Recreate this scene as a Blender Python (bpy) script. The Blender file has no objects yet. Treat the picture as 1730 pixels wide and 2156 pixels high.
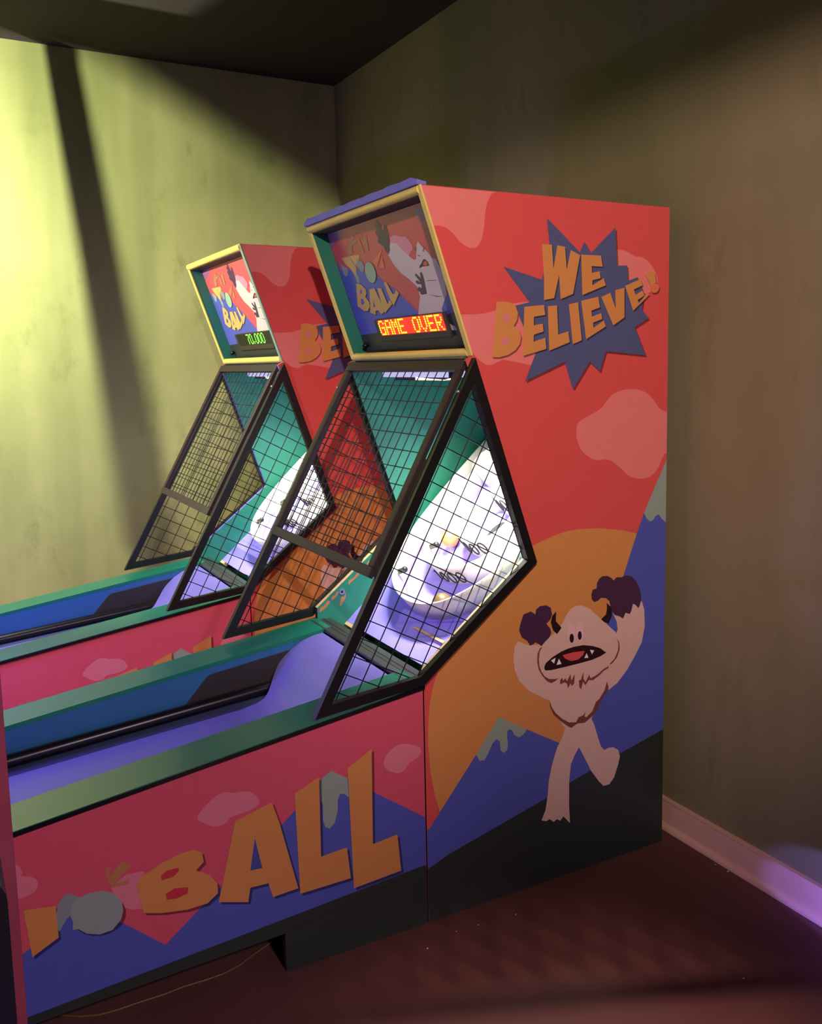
import bpy, math, random
from mathutils import Vector, Matrix
from mathutils.geometry import tessellate_polygon
random.seed(7)
SC = bpy.context.scene
COL = SC.collection
V = Vector
# ------------------------------------------------------------------ camera
cd = bpy.data.cameras.new('camera'); cam = bpy.data.objects.new('camera', cd); COL.objects.link(cam)
cd.sensor_fit = 'HORIZONTAL'; cd.sensor_width = 36.0
cd.lens = 1956.3 / 1730 * 36.0
cd.shift_x = -0.0572; cd.shift_y = -0.0375
cd.clip_start = 0.02
yaw, pitch, roll = 0.5192, 0.124, 0.0153
fw = V((math.sin(yaw)*math.cos(pitch), math.cos(yaw)*math.cos(pitch), -math.sin(pitch)))
rt = fw.cross(V((0, 0, 1))).normalized(); dn = fw.cross(rt)
r2 = rt*math.cos(roll) + dn*math.sin(roll); d2 = -rt*math.sin(roll) + dn*math.cos(roll)
cam.matrix_world = Matrix(((r2.x, -d2.x, -fw.x, 0), (r2.y, -d2.y, -fw.y, 0), (r2.z, -d2.z, -fw.z, 1.6), (0, 0, 0, 1)))
SC.camera = cam
# ------------------------------------------------------------------ world, exposure, lights
w = bpy.data.worlds.new('world'); SC.world = w; w.use_nodes = True
w.node_tree.nodes['Background'].inputs[0].default_value = (0.80, 0.72, 1.0, 1)
w.node_tree.nodes['Background'].inputs[1].default_value = 0.17
SC.view_settings.view_transform = 'Standard'; SC.view_settings.look = 'None'
SC.view_settings.exposure = 0.0; SC.view_settings.gamma = 1.0
try: SC.view_settings.use_curve_mapping = False
except Exception: pass
def aim(o, target):
    o.rotation_euler = (V(target) - V(o.location)).to_track_quat('-Z', 'Y').to_euler()
def spot(name, loc, target, watts, col, deg, blend=0.3, rad=0.04):
    l = bpy.data.lights.new(name, 'SPOT'); l.energy = watts; l.color = col
    l.spot_size = math.radians(deg); l.spot_blend = blend; l.shadow_soft_size = rad
    o = bpy.data.objects.new(name, l); COL.objects.link(o); o.location = loc; aim(o, target); return o
def area(name, loc, target, watts, col, sx, sy, parent=None, spread=180):
    l = bpy.data.lights.new(name, 'AREA'); l.energy = watts; l.color = col; l.shape = 'RECTANGLE'; l.size = sx; l.size_y = sy
    l.spread = math.radians(spread)
    o = bpy.data.objects.new(name, l); COL.objects.link(o); o.location = loc; aim(o, target)
    if parent: o.parent = parent
    return o
WALL_LAMP = V((-0.30, 4.20, 2.30))
spot('wall_wash_light', WALL_LAMP, (0.75, 5.06, 2.0), 190, (1.0, 0.97, 0.78), 150, 0.25, 0.016)
spot('house_light', (-0.3, -0.6, 2.75), (1.85, 2.15, 1.9), 400, (1.0, 0.75, 0.72), 60, 0.9, 0.03)
spot('lane_panel_fill', (0.75, -1.3, 2.6), (0.20, 2.235, 0.40), 230, (1.0, 0.74, 0.96), 38, 1.0, 0.12)  # added fill to brighten the near lane panel, no known fixture
spot('floor_light', (1.2, -1.5, 2.2), (1.20, 0.95, 0), 520, (1.0, 0.68, 0.62), 26, 0.7, 0.006)
spot('violet_corner_light', (1.93, 1.20, 0.16), (2.13, 1.50, 0.10), 30.0, (0.20, 0.16, 1.0), 37, 0.15, 0.01)
spot('far_panel_fill', (-1.3, 1.5, 2.5), (0.62, 3.57, 0.98), 175, (1.0, 0.92, 0.74), 40, 1.0, 0.08)  # extra fill, added to lift the far machine's side panels
area('violet_lane_light', (-0.50, 3.35, 1.15), (0.35, 3.5, 0.45), 20, (0.30, 0.20, 1.0), 0.25, 0.08)
area('violet_panel_light', (-0.3, 1.2, 0.35), (0.9, 2.235, 0.3), 4, (0.25, 0.18, 1.0), 0.15, 0.15, spread=120)

# ------------------------------------------------------------------ materials
def s2l(c):
    c = c/255.0
    return c/12.92 if c <= 0.04045 else ((c+0.055)/1.055)**2.4
def rgb(r, g, b): return (s2l(r), s2l(g), s2l(b), 1)
MATS = {}
def mat(name, col, rough=0.5, metal=0.0, emit=None, es=0.0, var=0.0, scale=8.0, bump=0.0, coat=0.0, spec=0.5):
    m = bpy.data.materials.new(name); m.use_nodes = True; nt = m.node_tree; b = nt.nodes['Principled BSDF']
    c = rgb(*col); b.inputs['Base Color'].default_value = c
    b.inputs['Roughness'].default_value = rough; b.inputs['Metallic'].default_value = metal
    b.inputs['Specular IOR Level'].default_value = spec
    if coat: b.inputs['Coat Weight'].default_value = coat; b.inputs['Coat Roughness'].default_value = 0.12
    if emit: b.inputs['Emission Color'].default_value = rgb(*emit); b.inputs['Emission Strength'].default_value = es
    if var or bump:
        tc = nt.nodes.new('ShaderNodeTexCoord'); n = nt.nodes.new('ShaderNodeTexNoise')
        n.inputs['Scale'].default_value = scale; n.inputs['Detail'].default_value = 6
        nt.links.new(tc.outputs['Object'], n.inputs['Vector'])
        if var:
            mx = nt.nodes.new('ShaderNodeMix'); mx.data_type = 'RGBA'
            mx.inputs[6].default_value = tuple(x*(1-var) for x in c[:3])+(1,); mx.inputs[7].default_value = tuple(min(1, x*(1+var)) for x in c[:3])+(1,)
            nt.links.new(n.outputs['Fac'], mx.inputs[0]); nt.links.new(mx.outputs[2], b.inputs['Base Color'])
        if bump:
            bp = nt.nodes.new('ShaderNodeBump'); bp.inputs['Strength'].default_value = bump; bp.inputs['Distance'].default_value = 0.002
            nt.links.new(n.outputs['Fac'], bp.inputs['Height']); nt.links.new(bp.outputs['Normal'], b.inputs['Normal'])
    MATS[name] = m; return m
A = dict(
 red=(224, 84, 80), red2=(205, 52, 68), salmon=(235, 128, 120), salmon2=(226, 126, 138), orange=(216, 144, 76), peach=(226, 120, 82),
 mountain=(82, 92, 178), mountain2=(70, 80, 150), ice=(150, 168, 150), ground=(44, 52, 46), fur=(226, 186, 170), paw=(74, 40, 70),
 claw=(36, 18, 30), eye=(240, 190, 190), mouth=(46, 12, 16), tooth=(245, 240, 235), beard=(128, 66, 58), burst=(84, 90, 130),
 tan=(190, 128, 78), tan2=(176, 118, 82), tan3=(214, 176, 96), yellow2=(222, 180, 100), grey=(140, 150, 146), grey2=(150, 164, 152),
 grey3=(150, 188, 150), cloud=(150, 90, 130), cloud2=(226, 140, 158), fur2=(212, 200, 190), lred=(218, 86, 104), mred=(206, 84, 86), shade=(60, 30, 44))
for k, v in A.items():
    if k != 'shade': mat('print_'+k, v, 0.42, var=0.05, scale=30)
m = bpy.data.materials.new('print_shade'); m.use_nodes = True; nt = m.node_tree; b = nt.nodes['Principled BSDF']
b.inputs['Base Color'].default_value = rgb(30, 12, 26); b.inputs['Alpha'].default_value = 0.45; b.inputs['Roughness'].default_value = 0.5
MATS['print_shade'] = m
mat('black_metal', (16, 13, 13), 0.42, 0.0, var=0.2, scale=40)
mat('brown_metal', (54, 43, 40), 0.5, 0.0, var=0.15, scale=30, spec=0.25)
mat('wire', (20, 17, 16), 0.4, 0.5)
mat('yellow_trim', (234, 210, 104), 0.4, var=0.1, scale=20)
mat('pale_green_trim', (132, 152, 132), 0.5, var=0.1, scale=20)
mat('teal_paint', (34, 122, 98), 0.5, var=0.12, scale=9)
mat('blue_paint', (44, 100, 150), 0.4, var=0.08, scale=9)
mat('green_rail', (24, 116, 92), 0.28, var=0.16, scale=6, coat=0.08, spec=0.3)
mat('lavender_lane', (112, 104, 180), 0.42, var=0.1, scale=10)
mat('lavender_board', (150, 140, 236), 0.25, var=0.06, scale=12)
mat('lavender_edge', (124, 120, 214), 0.45)
mat('topper_blue', (122, 118, 205), 0.6, var=0.12, scale=30)
mat('raw_wood', (214, 184, 128), 0.7, var=0.15, scale=50)
mat('chipped_wood', (176, 116, 70), 0.75, var=0.15, scale=60)
mat('black_rubber', (18, 16, 20), 0.3, var=0.1, scale=20)
mat('dark_gap', (12, 10, 11), 0.8)
mat('gutter_grey', (62, 68, 104), 0.5)
mat('brown_black', (44, 36, 34), 0.6, var=0.1, scale=20)
mat('aluminium', (112, 108, 108), 0.32, 0.85, var=0.15, scale=30)
mat('white_plastic', (232, 226, 208), 0.38, var=0.03, scale=14)
mat('ink', (34, 32, 22), 0.5)
mat('bolt_steel', (70, 74, 66), 0.3, 0.7)
mat('zinc', (190, 190, 190), 0.3, 0.9)
mat('display_case', (58, 44, 36), 0.5, var=0.1, scale=30)
mat('led_red_glow', (120, 8, 4), 0.4, emit=(255, 26, 14), es=1.6)
mat('led_off', (26, 22, 18), 0.4)
mat('led_amber', (255, 190, 40), 0.4, emit=(255, 196, 24), es=3.2)
mat('led_redrow', (255, 60, 40), 0.4, emit=(255, 70, 60), es=1.6)
mat('led_green', (90, 255, 60), 0.4, emit=(120, 255, 60), es=3.2)
mat('lamp_white', (255, 255, 255), 0.4, emit=(250, 250, 255), es=14)
mat('fixture_white', (225, 222, 240), 0.5, emit=(210, 205, 240), es=0.7)
mat('tan_ball', (206, 150, 88), 0.42, var=0.1, scale=30)
mat('olive_ball', (104, 80, 44), 0.45, var=0.15, scale=30)
mat('mauve_wood', (150, 62, 78), 0.5, var=0.25, scale=9)
mat('black_cabinet', (17, 15, 18), 0.5)
mat('baseboard_paint', (236, 184, 160), 0.42, var=0.05, scale=12)
mat('crumb', (190, 170, 140), 0.7)
mat('cable', (120, 88, 48), 0.5)
mat('dark_fabric', (40, 36, 34), 0.8)
def wall_mat(name, c1, c2, c3):
    m = bpy.data.materials.new(name); m.use_nodes = True; nt = m.node_tree; b = nt.nodes['Principled BSDF']; L = nt.links.new
    b.inputs['Roughness'].default_value = 0.62; b.inputs['Specular IOR Level'].default_value = 0.3
    tc = nt.nodes.new('ShaderNodeTexCoord')
    def noise(scale, detail, sc=(1, 1, 1), rough=0.6):
        mp = nt.nodes.new('ShaderNodeMapping'); mp.inputs['Scale'].default_value = sc; L(tc.outputs['Object'], mp.inputs['Vector'])
        n = nt.nodes.new('ShaderNodeTexNoise'); n.inputs['Scale'].default_value = scale; n.inputs['Detail'].default_value = detail; n.inputs['Roughness'].default_value = rough
        L(mp.outputs['Vector'], n.inputs['Vector']); return n
    def ramp(n, a, bb):
        r = nt.nodes.new('ShaderNodeMapRange'); r.inputs[1].default_value = a; r.inputs[2].default_value = bb; L(n.outputs['Fac'], r.inputs[0]); return r.outputs[0]
    def mix(f, x, y):
        mx = nt.nodes.new('ShaderNodeMix'); mx.data_type = 'RGBA'; L(f, mx.inputs[0])
        for i, q in ((6, x), (7, y)):
            if isinstance(q, tuple): mx.inputs[i].default_value = q
            else: L(q, mx.inputs[i])
        return mx.outputs[2]
    base = mix(ramp(noise(1.6, 7, (1, 1, 0.7)), 0.35, 0.65), rgb(*c1), rgb(*c2))
    st = mix(ramp(noise(5.0, 8, (1, 1, 0.5), 0.7), 0.56, 0.78), base, rgb(*c3))
    vs = mix(ramp(noise(2.2, 3, (1, 1, 0.06)), 0.45, 0.75), st, rgb(*c3))
    L(vs, b.inputs['Base Color'])
    bp = nt.nodes.new('ShaderNodeBump'); bp.inputs['Strength'].default_value = 0.25; bp.inputs['Distance'].default_value = 0.004
    L(noise(9, 8).outputs['Fac'], bp.inputs['Height']); L(bp.outputs['Normal'], b.inputs['Normal'])
    MATS[name] = m
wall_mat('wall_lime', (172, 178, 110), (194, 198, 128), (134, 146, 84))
wall_mat('wall_lime_dim', (126, 117, 82), (138, 126, 92), (114, 108, 74))  # darker copy of the lime paint, back wall's shade put into the colour
mat('ceiling_dark', (44, 36, 34), 0.9, var=0.1, scale=3)
m = mat('floor_dark', (102, 64, 58), 0.6, var=0.3, scale=3.5, bump=0.4, spec=0.3)

# ------------------------------------------------------------------ mesh builder
class MB:
    def __init__(s): s.v = []; s.f = []; s.m = []; s.names = []; s.smooth = set()
    def mi(s, name):
        if name not in s.names: s.names.append(name)
        return s.names.index(name)
    def add(s, vs, fs, mt, smooth=False):
        o = len(s.v); s.v += [tuple(v) for v in vs]; k = s.mi(mt)
        for f in fs:
            if smooth: s.smooth.add(len(s.f))
            s.f.append([o+i for i in f]); s.m.append(k)
        return s
    def box(s, x0, x1, y0, y1, z0, z1, mt):
        vs = [(x, y, z) for x in (x0, x1) for y in (y0, y1) for z in (z0, z1)]
        return s.add(vs, [(0, 1, 3, 2), (4, 6, 7, 5), (0, 4, 5, 1), (2, 3, 7, 6), (0, 2, 6, 4), (1, 5, 7, 3)], mt)
    def obox(s, c, ax, ay, az, mt):     # oriented box: centre and three half-axis vectors
        c, ax, ay, az = map(V, (c, ax, ay, az))
        vs = [c+ax*i+ay*j+az*k for i in (-1, 1) for j in (-1, 1) for k in (-1, 1)]
        return s.add(vs, [(0, 1, 3, 2), (4, 6, 7, 5), (0, 4, 5, 1), (2, 3, 7, 6), (0, 2, 6, 4), (1, 5, 7, 3)], mt)
    def poly(s, pts3, mt):
        t = tessellate_polygon([[V(p) for p in pts3]])
        return s.add(pts3, [tuple(x) for x in t], mt)
    def prism(s, pr, y0, y1, near, far=None, rim=None):     # profile in x,z extruded along y
        far = far or near; rim = rim or near; n = len(pr)
        s.poly([(x, y0, z) for x, z in pr], near); s.poly([(x, y1, z) for x, z in pr], far)
        for i in range(n):
            a, b = pr[i], pr[(i+1) % n]
            mt = rim(a, b) if callable(rim) else rim
            s.add([(a[0], y0, a[1]), (b[0], y0, b[1]), (b[0], y1, b[1]), (a[0], y1, a[1])], [(0, 1, 2, 3)], mt)
        return s
    def tube(s, pts, r, mt, n=10, caps=True):
        pts = [V(p) for p in pts]; rings = []
        for i, p in enumerate(pts):
            t = (pts[min(i+1, len(pts)-1)] - pts[max(i-1, 0)]).normalized()
            u = t.cross(V((0, 0, 1)));
            if u.length < 1e-3: u = t.cross(V((0, 1, 0)))
            u.normalize(); w_ = t.cross(u); rr = r(i) if callable(r) else r
            rings.append([p+u*math.cos(2*math.pi*k/n)*rr+w_*math.sin(2*math.pi*k/n)*rr for k in range(n)])
        vs = [v for R_ in rings for v in R_]; fs = []
        for i in range(len(rings)-1):
            for k in range(n): fs.append((i*n+k, i*n+(k+1) % n, (i+1)*n+(k+1) % n, (i+1)*n+k))
        s.add(vs, fs, mt, True)
        if caps: s.add(rings[0], [tuple(range(n))], mt); s.add(rings[-1], [tuple(range(n))], mt)
        return s
    def ball(s, c, r, mt, nu=20, nv=12, sc=(1, 1, 1)):
        c = V(c); vs = [c+V((0, 0, r*sc[2]))]
        for j in range(1, nv):
            a = math.pi*j/nv
            for i in range(nu):
                b = 2*math.pi*i/nu; vs.append(c+V((r*sc[0]*math.sin(a)*math.cos(b), r*sc[1]*math.sin(a)*math.sin(b), r*sc[2]*math.cos(a))))
        vs.append(c-V((0, 0, r*sc[2]))); fs = []
        for i in range(nu):
            fs.append((0, 1+i, 1+(i+1) % nu)); fs.append((len(vs)-1, 1+(nv-2)*nu+(i+1) % nu, 1+(nv-2)*nu+i))
            for j in range(nv-2):
                a = 1+j*nu; fs.append((a+i, a+nu+i, a+nu+(i+1) % nu, a+(i+1) % nu))
        return s.add(vs, fs, mt, True)
    def build(s, name, parent=None, loc=(0, 0, 0), bevel=0):
        me = bpy.data.meshes.new(name); me.from_pydata(s.v, [], s.f)
        for n in s.names: me.materials.append(MATS[n])
        for i, p in enumerate(me.polygons):
            p.material_index = s.m[i]; p.use_smooth = i in s.smooth
        me.update()
        o = bpy.data.objects.new(name, me); COL.objects.link(o); o.location = loc
        if parent: o.parent = parent
        if bevel:
            md = o.modifiers.new('bevel', 'BEVEL'); md.width = bevel; md.segments = 2; md.limit_method = 'ANGLE'
        return o
def tag(o, label=None, cat=None, group=None, kind=None):
    if label: o['label'] = label
    if cat: o['category'] = cat
    if group: o['group'] = group
    if kind: o['kind'] = kind
    return o
def empty(name, loc):
    o = bpy.data.objects.new(name, None); COL.objects.link(o); o.location = loc; o.empty_display_size = 0.1; return o
def struct(mb, name, label=None):
    o = mb.build(name); tag(o, label, None, None, 'structure'); return o

# ------------------------------------------------------------------ the room
XB, YL, HC = 2.13, 5.06, 3.165
struct(MB().box(-3.2, XB+0.1, -3.2, YL+0.1, -0.05, 0, 'floor_dark'), 'floor', 'dark maroon floor')
struct(MB().box(-3.2, XB+0.1, -3.2, YL+0.1, HC, HC+0.05, 'ceiling_dark'), 'ceiling', 'near-black ceiling')
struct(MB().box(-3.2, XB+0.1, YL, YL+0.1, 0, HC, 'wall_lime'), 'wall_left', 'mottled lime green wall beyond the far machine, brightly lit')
struct(MB().box(XB, XB+0.1, -3.2, YL, 0, HC, 'wall_lime_dim'), 'wall_back', 'mottled lime wall behind the machines, its dimness partly put into the colour')
struct(MB().box(XB-0.013, XB, -3.2, YL, 0, 0.1, 'baseboard_paint').box(XB-0.016, XB, -3.2, YL, 0.1, 0.106, 'baseboard_paint'), 'baseboard_back', 'white baseboard along the back wall')
mb = MB(); q = [(XB-0.013-0.016*math.sin(a*math.pi/10), 0.019*math.cos(a*math.pi/10)) for a in range(6)]+[(XB-0.013, 0)]
mb.prism(q, -3.2, YL, 'baseboard_paint'); struct(mb, 'trim_1', 'quarter round moulding at the foot of the white baseboard')
# unseen beam added overhead to shade the top of the back wall
struct(MB().box(0.10, 0.22, -2.2, 2.9, 2.692, HC, 'ceiling_dark'), 'shade_beam', 'unseen ceiling beam added to shade the top of the back wall')

# ------------------------------------------------------------------ arcade machine data (x along the lane, z up, metres)
ART_CAB = [('salmon', [(1.4115, 2.0725), (1.3963, 2.0663), (1.3845, 2.0449), (1.3786, 2.0288), (1.3745, 2.0033), (1.3723, 1.981), (1.3682, 1.9586), (1.3622, 1.9393), (1.3525, 1.9255), (1.343, 1.9187), (1.3242, 1.9178), (1.3093, 1.924), (1.2946, 1.9327), (1.2783, 1.949), (1.2621, 1.9621), (1.2495, 1.9682), (1.2369, 1.9714), (1.2207, 1.9714), (1.2148, 1.9694), (1.1798, 2.0725)]),
 ('salmon', [(1.2934, 1.7385), (1.3333, 1.7385), (1.3693, 1.7421), (1.4059, 1.7504), (1.443, 1.7664), (1.4721, 1.7728), (1.5058, 1.7762), (1.557, 1.7808), (1.5736, 1.6223), (1.5301, 1.5961), (1.5002, 1.6018), (1.4706, 1.6074), (1.429, 1.6138), (1.4082, 1.6064), (1.3979, 1.6013), (1.3877, 1.5994), (1.3755, 1.6006), (1.3674, 1.6041), (1.3554, 1.6104), (1.3316, 1.6311), (1.329, 1.6338)]),
 ('salmon', [(1.8275, 1.9302), (1.8306, 1.938), (1.8351, 1.9395), (1.8405, 1.9381), (1.8463, 1.9373), (1.8527, 1.9375), (1.8597, 1.937), (1.8673, 1.9359), (1.875, 1.9342), (1.8832, 1.9314), (1.8919, 1.9277), (1.9007, 1.9239), (1.9089, 1.9211), (1.9167, 1.92), (1.9242, 1.9198), (1.9314, 1.9197), (1.9383, 1.9187), (1.9449, 1.9166), (1.9512, 1.9138), (1.9573, 1.9105), (1.9631, 1.9068), (1.9686, 1.9024), (1.9739, 1.8976), (1.9788, 1.8923), (1.9832, 1.8871), (1.9872, 1.8817), (1.9907, 1.876), (1.9937, 1.8704), (1.9961, 1.8651), (1.9981, 1.8604), (1.9998, 1.8563), (2.0003, 1.8518), (1.9988, 1.8464), (1.9964, 1.8391), (1.993, 1.8305), (1.9863, 1.8222), (1.9742, 1.8157), (1.9535, 1.8106), (1.9264, 1.8065), (1.8987, 1.8046), (1.8762, 1.8058), (1.8596, 1.8103), (1.8461, 1.8174), (1.8356, 1.8276), (1.8281, 1.8412), (1.8242, 1.8617), (1.8236, 1.8875), (1.8252, 1.9125)]),
 ('salmon', [(1.6878, 1.4031), (1.6884, 1.409), (1.6892, 1.4144), (1.6912, 1.4194), (1.6949, 1.4242), (1.7007, 1.4287), (1.7083, 1.4328), (1.7171, 1.437), (1.7269, 1.4413), (1.7384, 1.446), (1.7515, 1.4507), (1.7645, 1.4557), (1.7755, 1.461), (1.7835, 1.4666), (1.7897, 1.4727), (1.7951, 1.4787), (1.8009, 1.4845), (1.8069, 1.4902), (1.8128, 1.4957), (1.8191, 1.5009), (1.8265, 1.5054), (1.8354, 1.5093), (1.8452, 1.5127), (1.8559, 1.5154), (1.8673, 1.5173), (1.8799, 1.5185), (1.8937, 1.5189), (1.9074, 1.5186), (1.9202, 1.5174), (1.9318, 1.5154), (1.9428, 1.5127), (1.9531, 1.5091), (1.9627, 1.5045), (1.9715, 1.4986), (1.9796, 1.4914), (1.9871, 1.4839), (1.9942, 1.4768), (1.9999, 1.4705), (2.0044, 1.4645), (2.0098, 1.4585), (2.0182, 1.4521), (2.032, 1.4469), (2.0458, 1.4434), (2.0458, 1.3118), (2.0383, 1.3106), (2.0305, 1.3019), (2.0239, 1.2899), (2.0177, 1.2772), (2.0111, 1.2668), (2.0041, 1.259), (1.9972, 1.2525), (1.9898, 1.2472), (1.9818, 1.243), (1.9729, 1.2398), (1.9634, 1.2377), (1.9534, 1.2367), (1.9427, 1.2368), (1.9311, 1.2379), (1.9185, 1.2401), (1.906, 1.2434), (1.8944, 1.2478), (1.8844, 1.2539), (1.8753, 1.2615), (1.8662, 1.2696), (1.8562, 1.2773), (1.8453, 1.285), (1.8338, 1.293), (1.8218, 1.3002), (1.8093, 1.3054), (1.7959, 1.3074), (1.7817, 1.3071), (1.7675, 1.3068), (1.7543, 1.3089), (1.7417, 1.3142), (1.7295, 1.3212), (1.7184, 1.3293), (1.7092, 1.3377), (1.7021, 1.3465), (1.6967, 1.3561), (1.6927, 1.3657), (1.6896, 1.3746), (1.6877, 1.3824), (1.6871, 1.3898), (1.6872, 1.3967)]),
 ('orange', [(1.2013, 0.3212), (1.184, 0.3848), (1.1722, 0.4513), (1.1669, 0.5253), (1.1669, 0.5734), (1.1707, 0.6254), (1.1768, 0.6672), (1.1881, 0.708), (1.2008, 0.739), (1.197, 0.7439), (1.5444, 1.0162), (1.5243, 1.0672), (1.5617, 1.0789), (1.6152, 1.0929), (1.6575, 1.0995), (1.7066, 1.101), (1.7818, 1.0949), (1.8657, 1.0797), (1.9321, 1.0614), (1.968, 0.8914), (1.8382, 0.3736), (1.5829, 0.4313), (1.2928, 0.4223)]),
 ('mountain', [(1.9558, 1.1296), (1.9253, 1.0639), (1.8706, 0.9313), (1.7845, 0.7327), (1.661, 0.4245), (1.5738, 0.2417), (2.0458, 0.1186), (2.0458, 1.1383)]),
 ('mountain', [(1.404, 0.5674), (1.5022, 0.5086), (1.6321, 0.4334), (1.7077, 0.3871), (1.708, 0.1872), (1.2367, 0.1915), (1.1605, 0.1561), (1.1573, 0.1558), (1.1573, 0.2874), (1.1632, 0.282), (1.324, 0.4698)]),
 ('ice', [(2.0458, 1.29), (2.0019, 1.2141), (1.9538, 1.1267), (1.9639, 1.1105), (1.9778, 1.0969), (1.9917, 1.1002), (2.0034, 1.1129), (2.0153, 1.1164), (2.0276, 1.1013), (2.0458, 1.0881)]),
 ('ice', [(1.404, 0.5674), (1.5022, 0.5086), (1.4932, 0.4977), (1.4755, 0.4888), (1.4581, 0.5003), (1.4495, 0.5174), (1.438, 0.5224), (1.4321, 0.5161), (1.4319, 0.4959), (1.4347, 0.48), (1.4316, 0.4604), (1.42, 0.4529), (1.4086, 0.4631), (1.406, 0.4915), (1.3947, 0.5015), (1.3804, 0.4921), (1.3659, 0.4652), (1.3516, 0.4459), (1.3348, 0.4488), (1.324, 0.4698), (1.361, 0.5165)]),
 ('ground', [(2.0458, 0.3924), (2.0378, 0.3907), (1.8652, 0.351), (1.6633, 0.3012), (1.57, 0.2714), (1.2367, 0.1915), (1.158, 0.1644), (1.1573, 0.1642), (1.1573, 0.0003), (2.0458, 0.0003)]),
 ('fur', [(1.7069, 0.8619), (1.7384, 0.8471), (1.7703, 0.819), (1.8027, 0.7905), (1.8355, 0.7616), (1.846, 0.7536), (1.8486, 0.7702), (1.8384, 0.8035), (1.8219, 0.8375), (1.9482, 0.8406), (1.9587, 0.8122), (1.9615, 0.7579), (1.9498, 0.7057), (1.923, 0.6669), (1.8897, 0.6241), (1.8499, 0.5883), (1.8138, 0.571), (1.8039, 0.5783), (1.7845, 0.5473), (1.7587, 0.515), (1.7472, 0.4907), (1.7589, 0.4669), (1.772, 0.4264), (1.7852, 0.391), (1.7984, 0.3761), (1.8149, 0.38), (1.8349, 0.3777), (1.855, 0.3644), (1.8626, 0.3406), (1.8554, 0.3148), (1.8389, 0.2746), (1.819, 0.2563), (1.7958, 0.2571), (1.7779, 0.2758), (1.7464, 0.3188), (1.7205, 0.368), (1.6981, 0.408), (1.6822, 0.3876), (1.6665, 0.3592), (1.6601, 0.3074), (1.6595, 0.227), (1.6632, 0.1666), (1.6537, 0.1773), (1.638, 0.1961), (1.6254, 0.1849), (1.613, 0.1936), (1.6005, 0.1878), (1.5851, 0.2011), (1.5727, 0.1975), (1.5544, 0.205), (1.5698, 0.2344), (1.5774, 0.2748), (1.5825, 0.3264), (1.5949, 0.3761), (1.6135, 0.4244), (1.6322, 0.4518), (1.6446, 0.4806), (1.6322, 0.499), (1.6016, 0.5367), (1.5883, 0.5808), (1.5594, 0.5968), (1.5119, 0.6265), (1.477, 0.6635), (1.4599, 0.7017), (1.4568, 0.7372), (1.4606, 0.7714), (1.4722, 0.7868), (1.5128, 0.7676), (1.5602, 0.7623), (1.5692, 0.7735), (1.6023, 0.7884), (1.6328, 0.8141), (1.6481, 0.8373), (1.6635, 0.8554), (1.682, 0.863)]),
 ('paw', [(1.4813, 0.8375), (1.4931, 0.8655), (1.5194, 0.8705), (1.5358, 0.8591), (1.5382, 0.8737), (1.5518, 0.8818), (1.5756, 0.8813), (1.5917, 0.871), (1.5965, 0.8501), (1.5904, 0.8358), (1.5754, 0.824), (1.5891, 0.8082), (1.5933, 0.7949), (1.5872, 0.7807), (1.5691, 0.7684), (1.5572, 0.7577), (1.5453, 0.7673), (1.5335, 0.7743), (1.5293, 0.7689), (1.5158, 0.7662), (1.5071, 0.7811), (1.4868, 0.7959), (1.4771, 0.8183)]),
 ('claw', [(1.5965, 0.845), (1.6116, 0.8569), (1.6103, 0.8278), (1.6315, 0.8031), (1.6144, 0.7854), (1.5993, 0.8015), (1.5916, 0.8256)]),
 ('mountain', [(1.8325, 0.8139), (1.8458, 0.7892), (1.8499, 0.7647), (1.8447, 0.7522), (1.8328, 0.7727), (1.8209, 0.7877)]),
 ('paw', [(1.7446, 0.8901), (1.7496, 0.9049), (1.7649, 0.908), (1.7673, 0.9257), (1.7762, 0.9375), (1.789, 0.9431), (1.8083, 0.9417), (1.8245, 0.9323), (1.8317, 0.9241), (1.844, 0.9329), (1.8637, 0.9304), (1.8835, 0.9342), (1.9035, 0.929), (1.9237, 0.9105), (1.9396, 0.8818), (1.946, 0.8516), (1.9415, 0.8335), (1.9349, 0.82), (1.9212, 0.8337), (1.9111, 0.8379), (1.9066, 0.8199), (1.8994, 0.806), (1.8813, 0.813), (1.8715, 0.7953), (1.8549, 0.8063), (1.8384, 0.8114), (1.8232, 0.8294), (1.8165, 0.8592), (1.8022, 0.8717), (1.7829, 0.8754), (1.772, 0.8681), (1.7574, 0.8655), (1.7472, 0.8742)]),
 ('claw', [(1.8055, 0.8566), (1.8251, 0.837), (1.8266, 0.8105), (1.8124, 0.7874), (1.7962, 0.7952), (1.7832, 0.8066), (1.8025, 0.8194), (1.8063, 0.8372)]),
 ('eye', [(1.6834, 0.7774), (1.6833, 0.7672), (1.6818, 0.7581), (1.679, 0.7511), (1.6752, 0.7469), (1.6708, 0.7458), (1.6662, 0.748), (1.6618, 0.7533), (1.6582, 0.761), (1.6556, 0.7705), (1.6543, 0.7808), (1.6544, 0.7909), (1.6559, 0.7999), (1.6587, 0.8069), (1.6624, 0.8111), (1.6668, 0.8122), (1.6714, 0.8101), (1.6758, 0.8049), (1.6795, 0.7972), (1.6821, 0.7877)]),
 ('eye', [(1.7151, 0.778), (1.7148, 0.7678), (1.7131, 0.7587), (1.7103, 0.7518), (1.7066, 0.7476), (1.7023, 0.7465), (1.698, 0.7488), (1.6939, 0.754), (1.6906, 0.7618), (1.6883, 0.7714), (1.6872, 0.7817), (1.6875, 0.7919), (1.6891, 0.8008), (1.6919, 0.8078), (1.6956, 0.812), (1.6999, 0.8131), (1.7042, 0.8109), (1.7083, 0.8057), (1.7116, 0.7979), (1.714, 0.7884)]),
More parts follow.
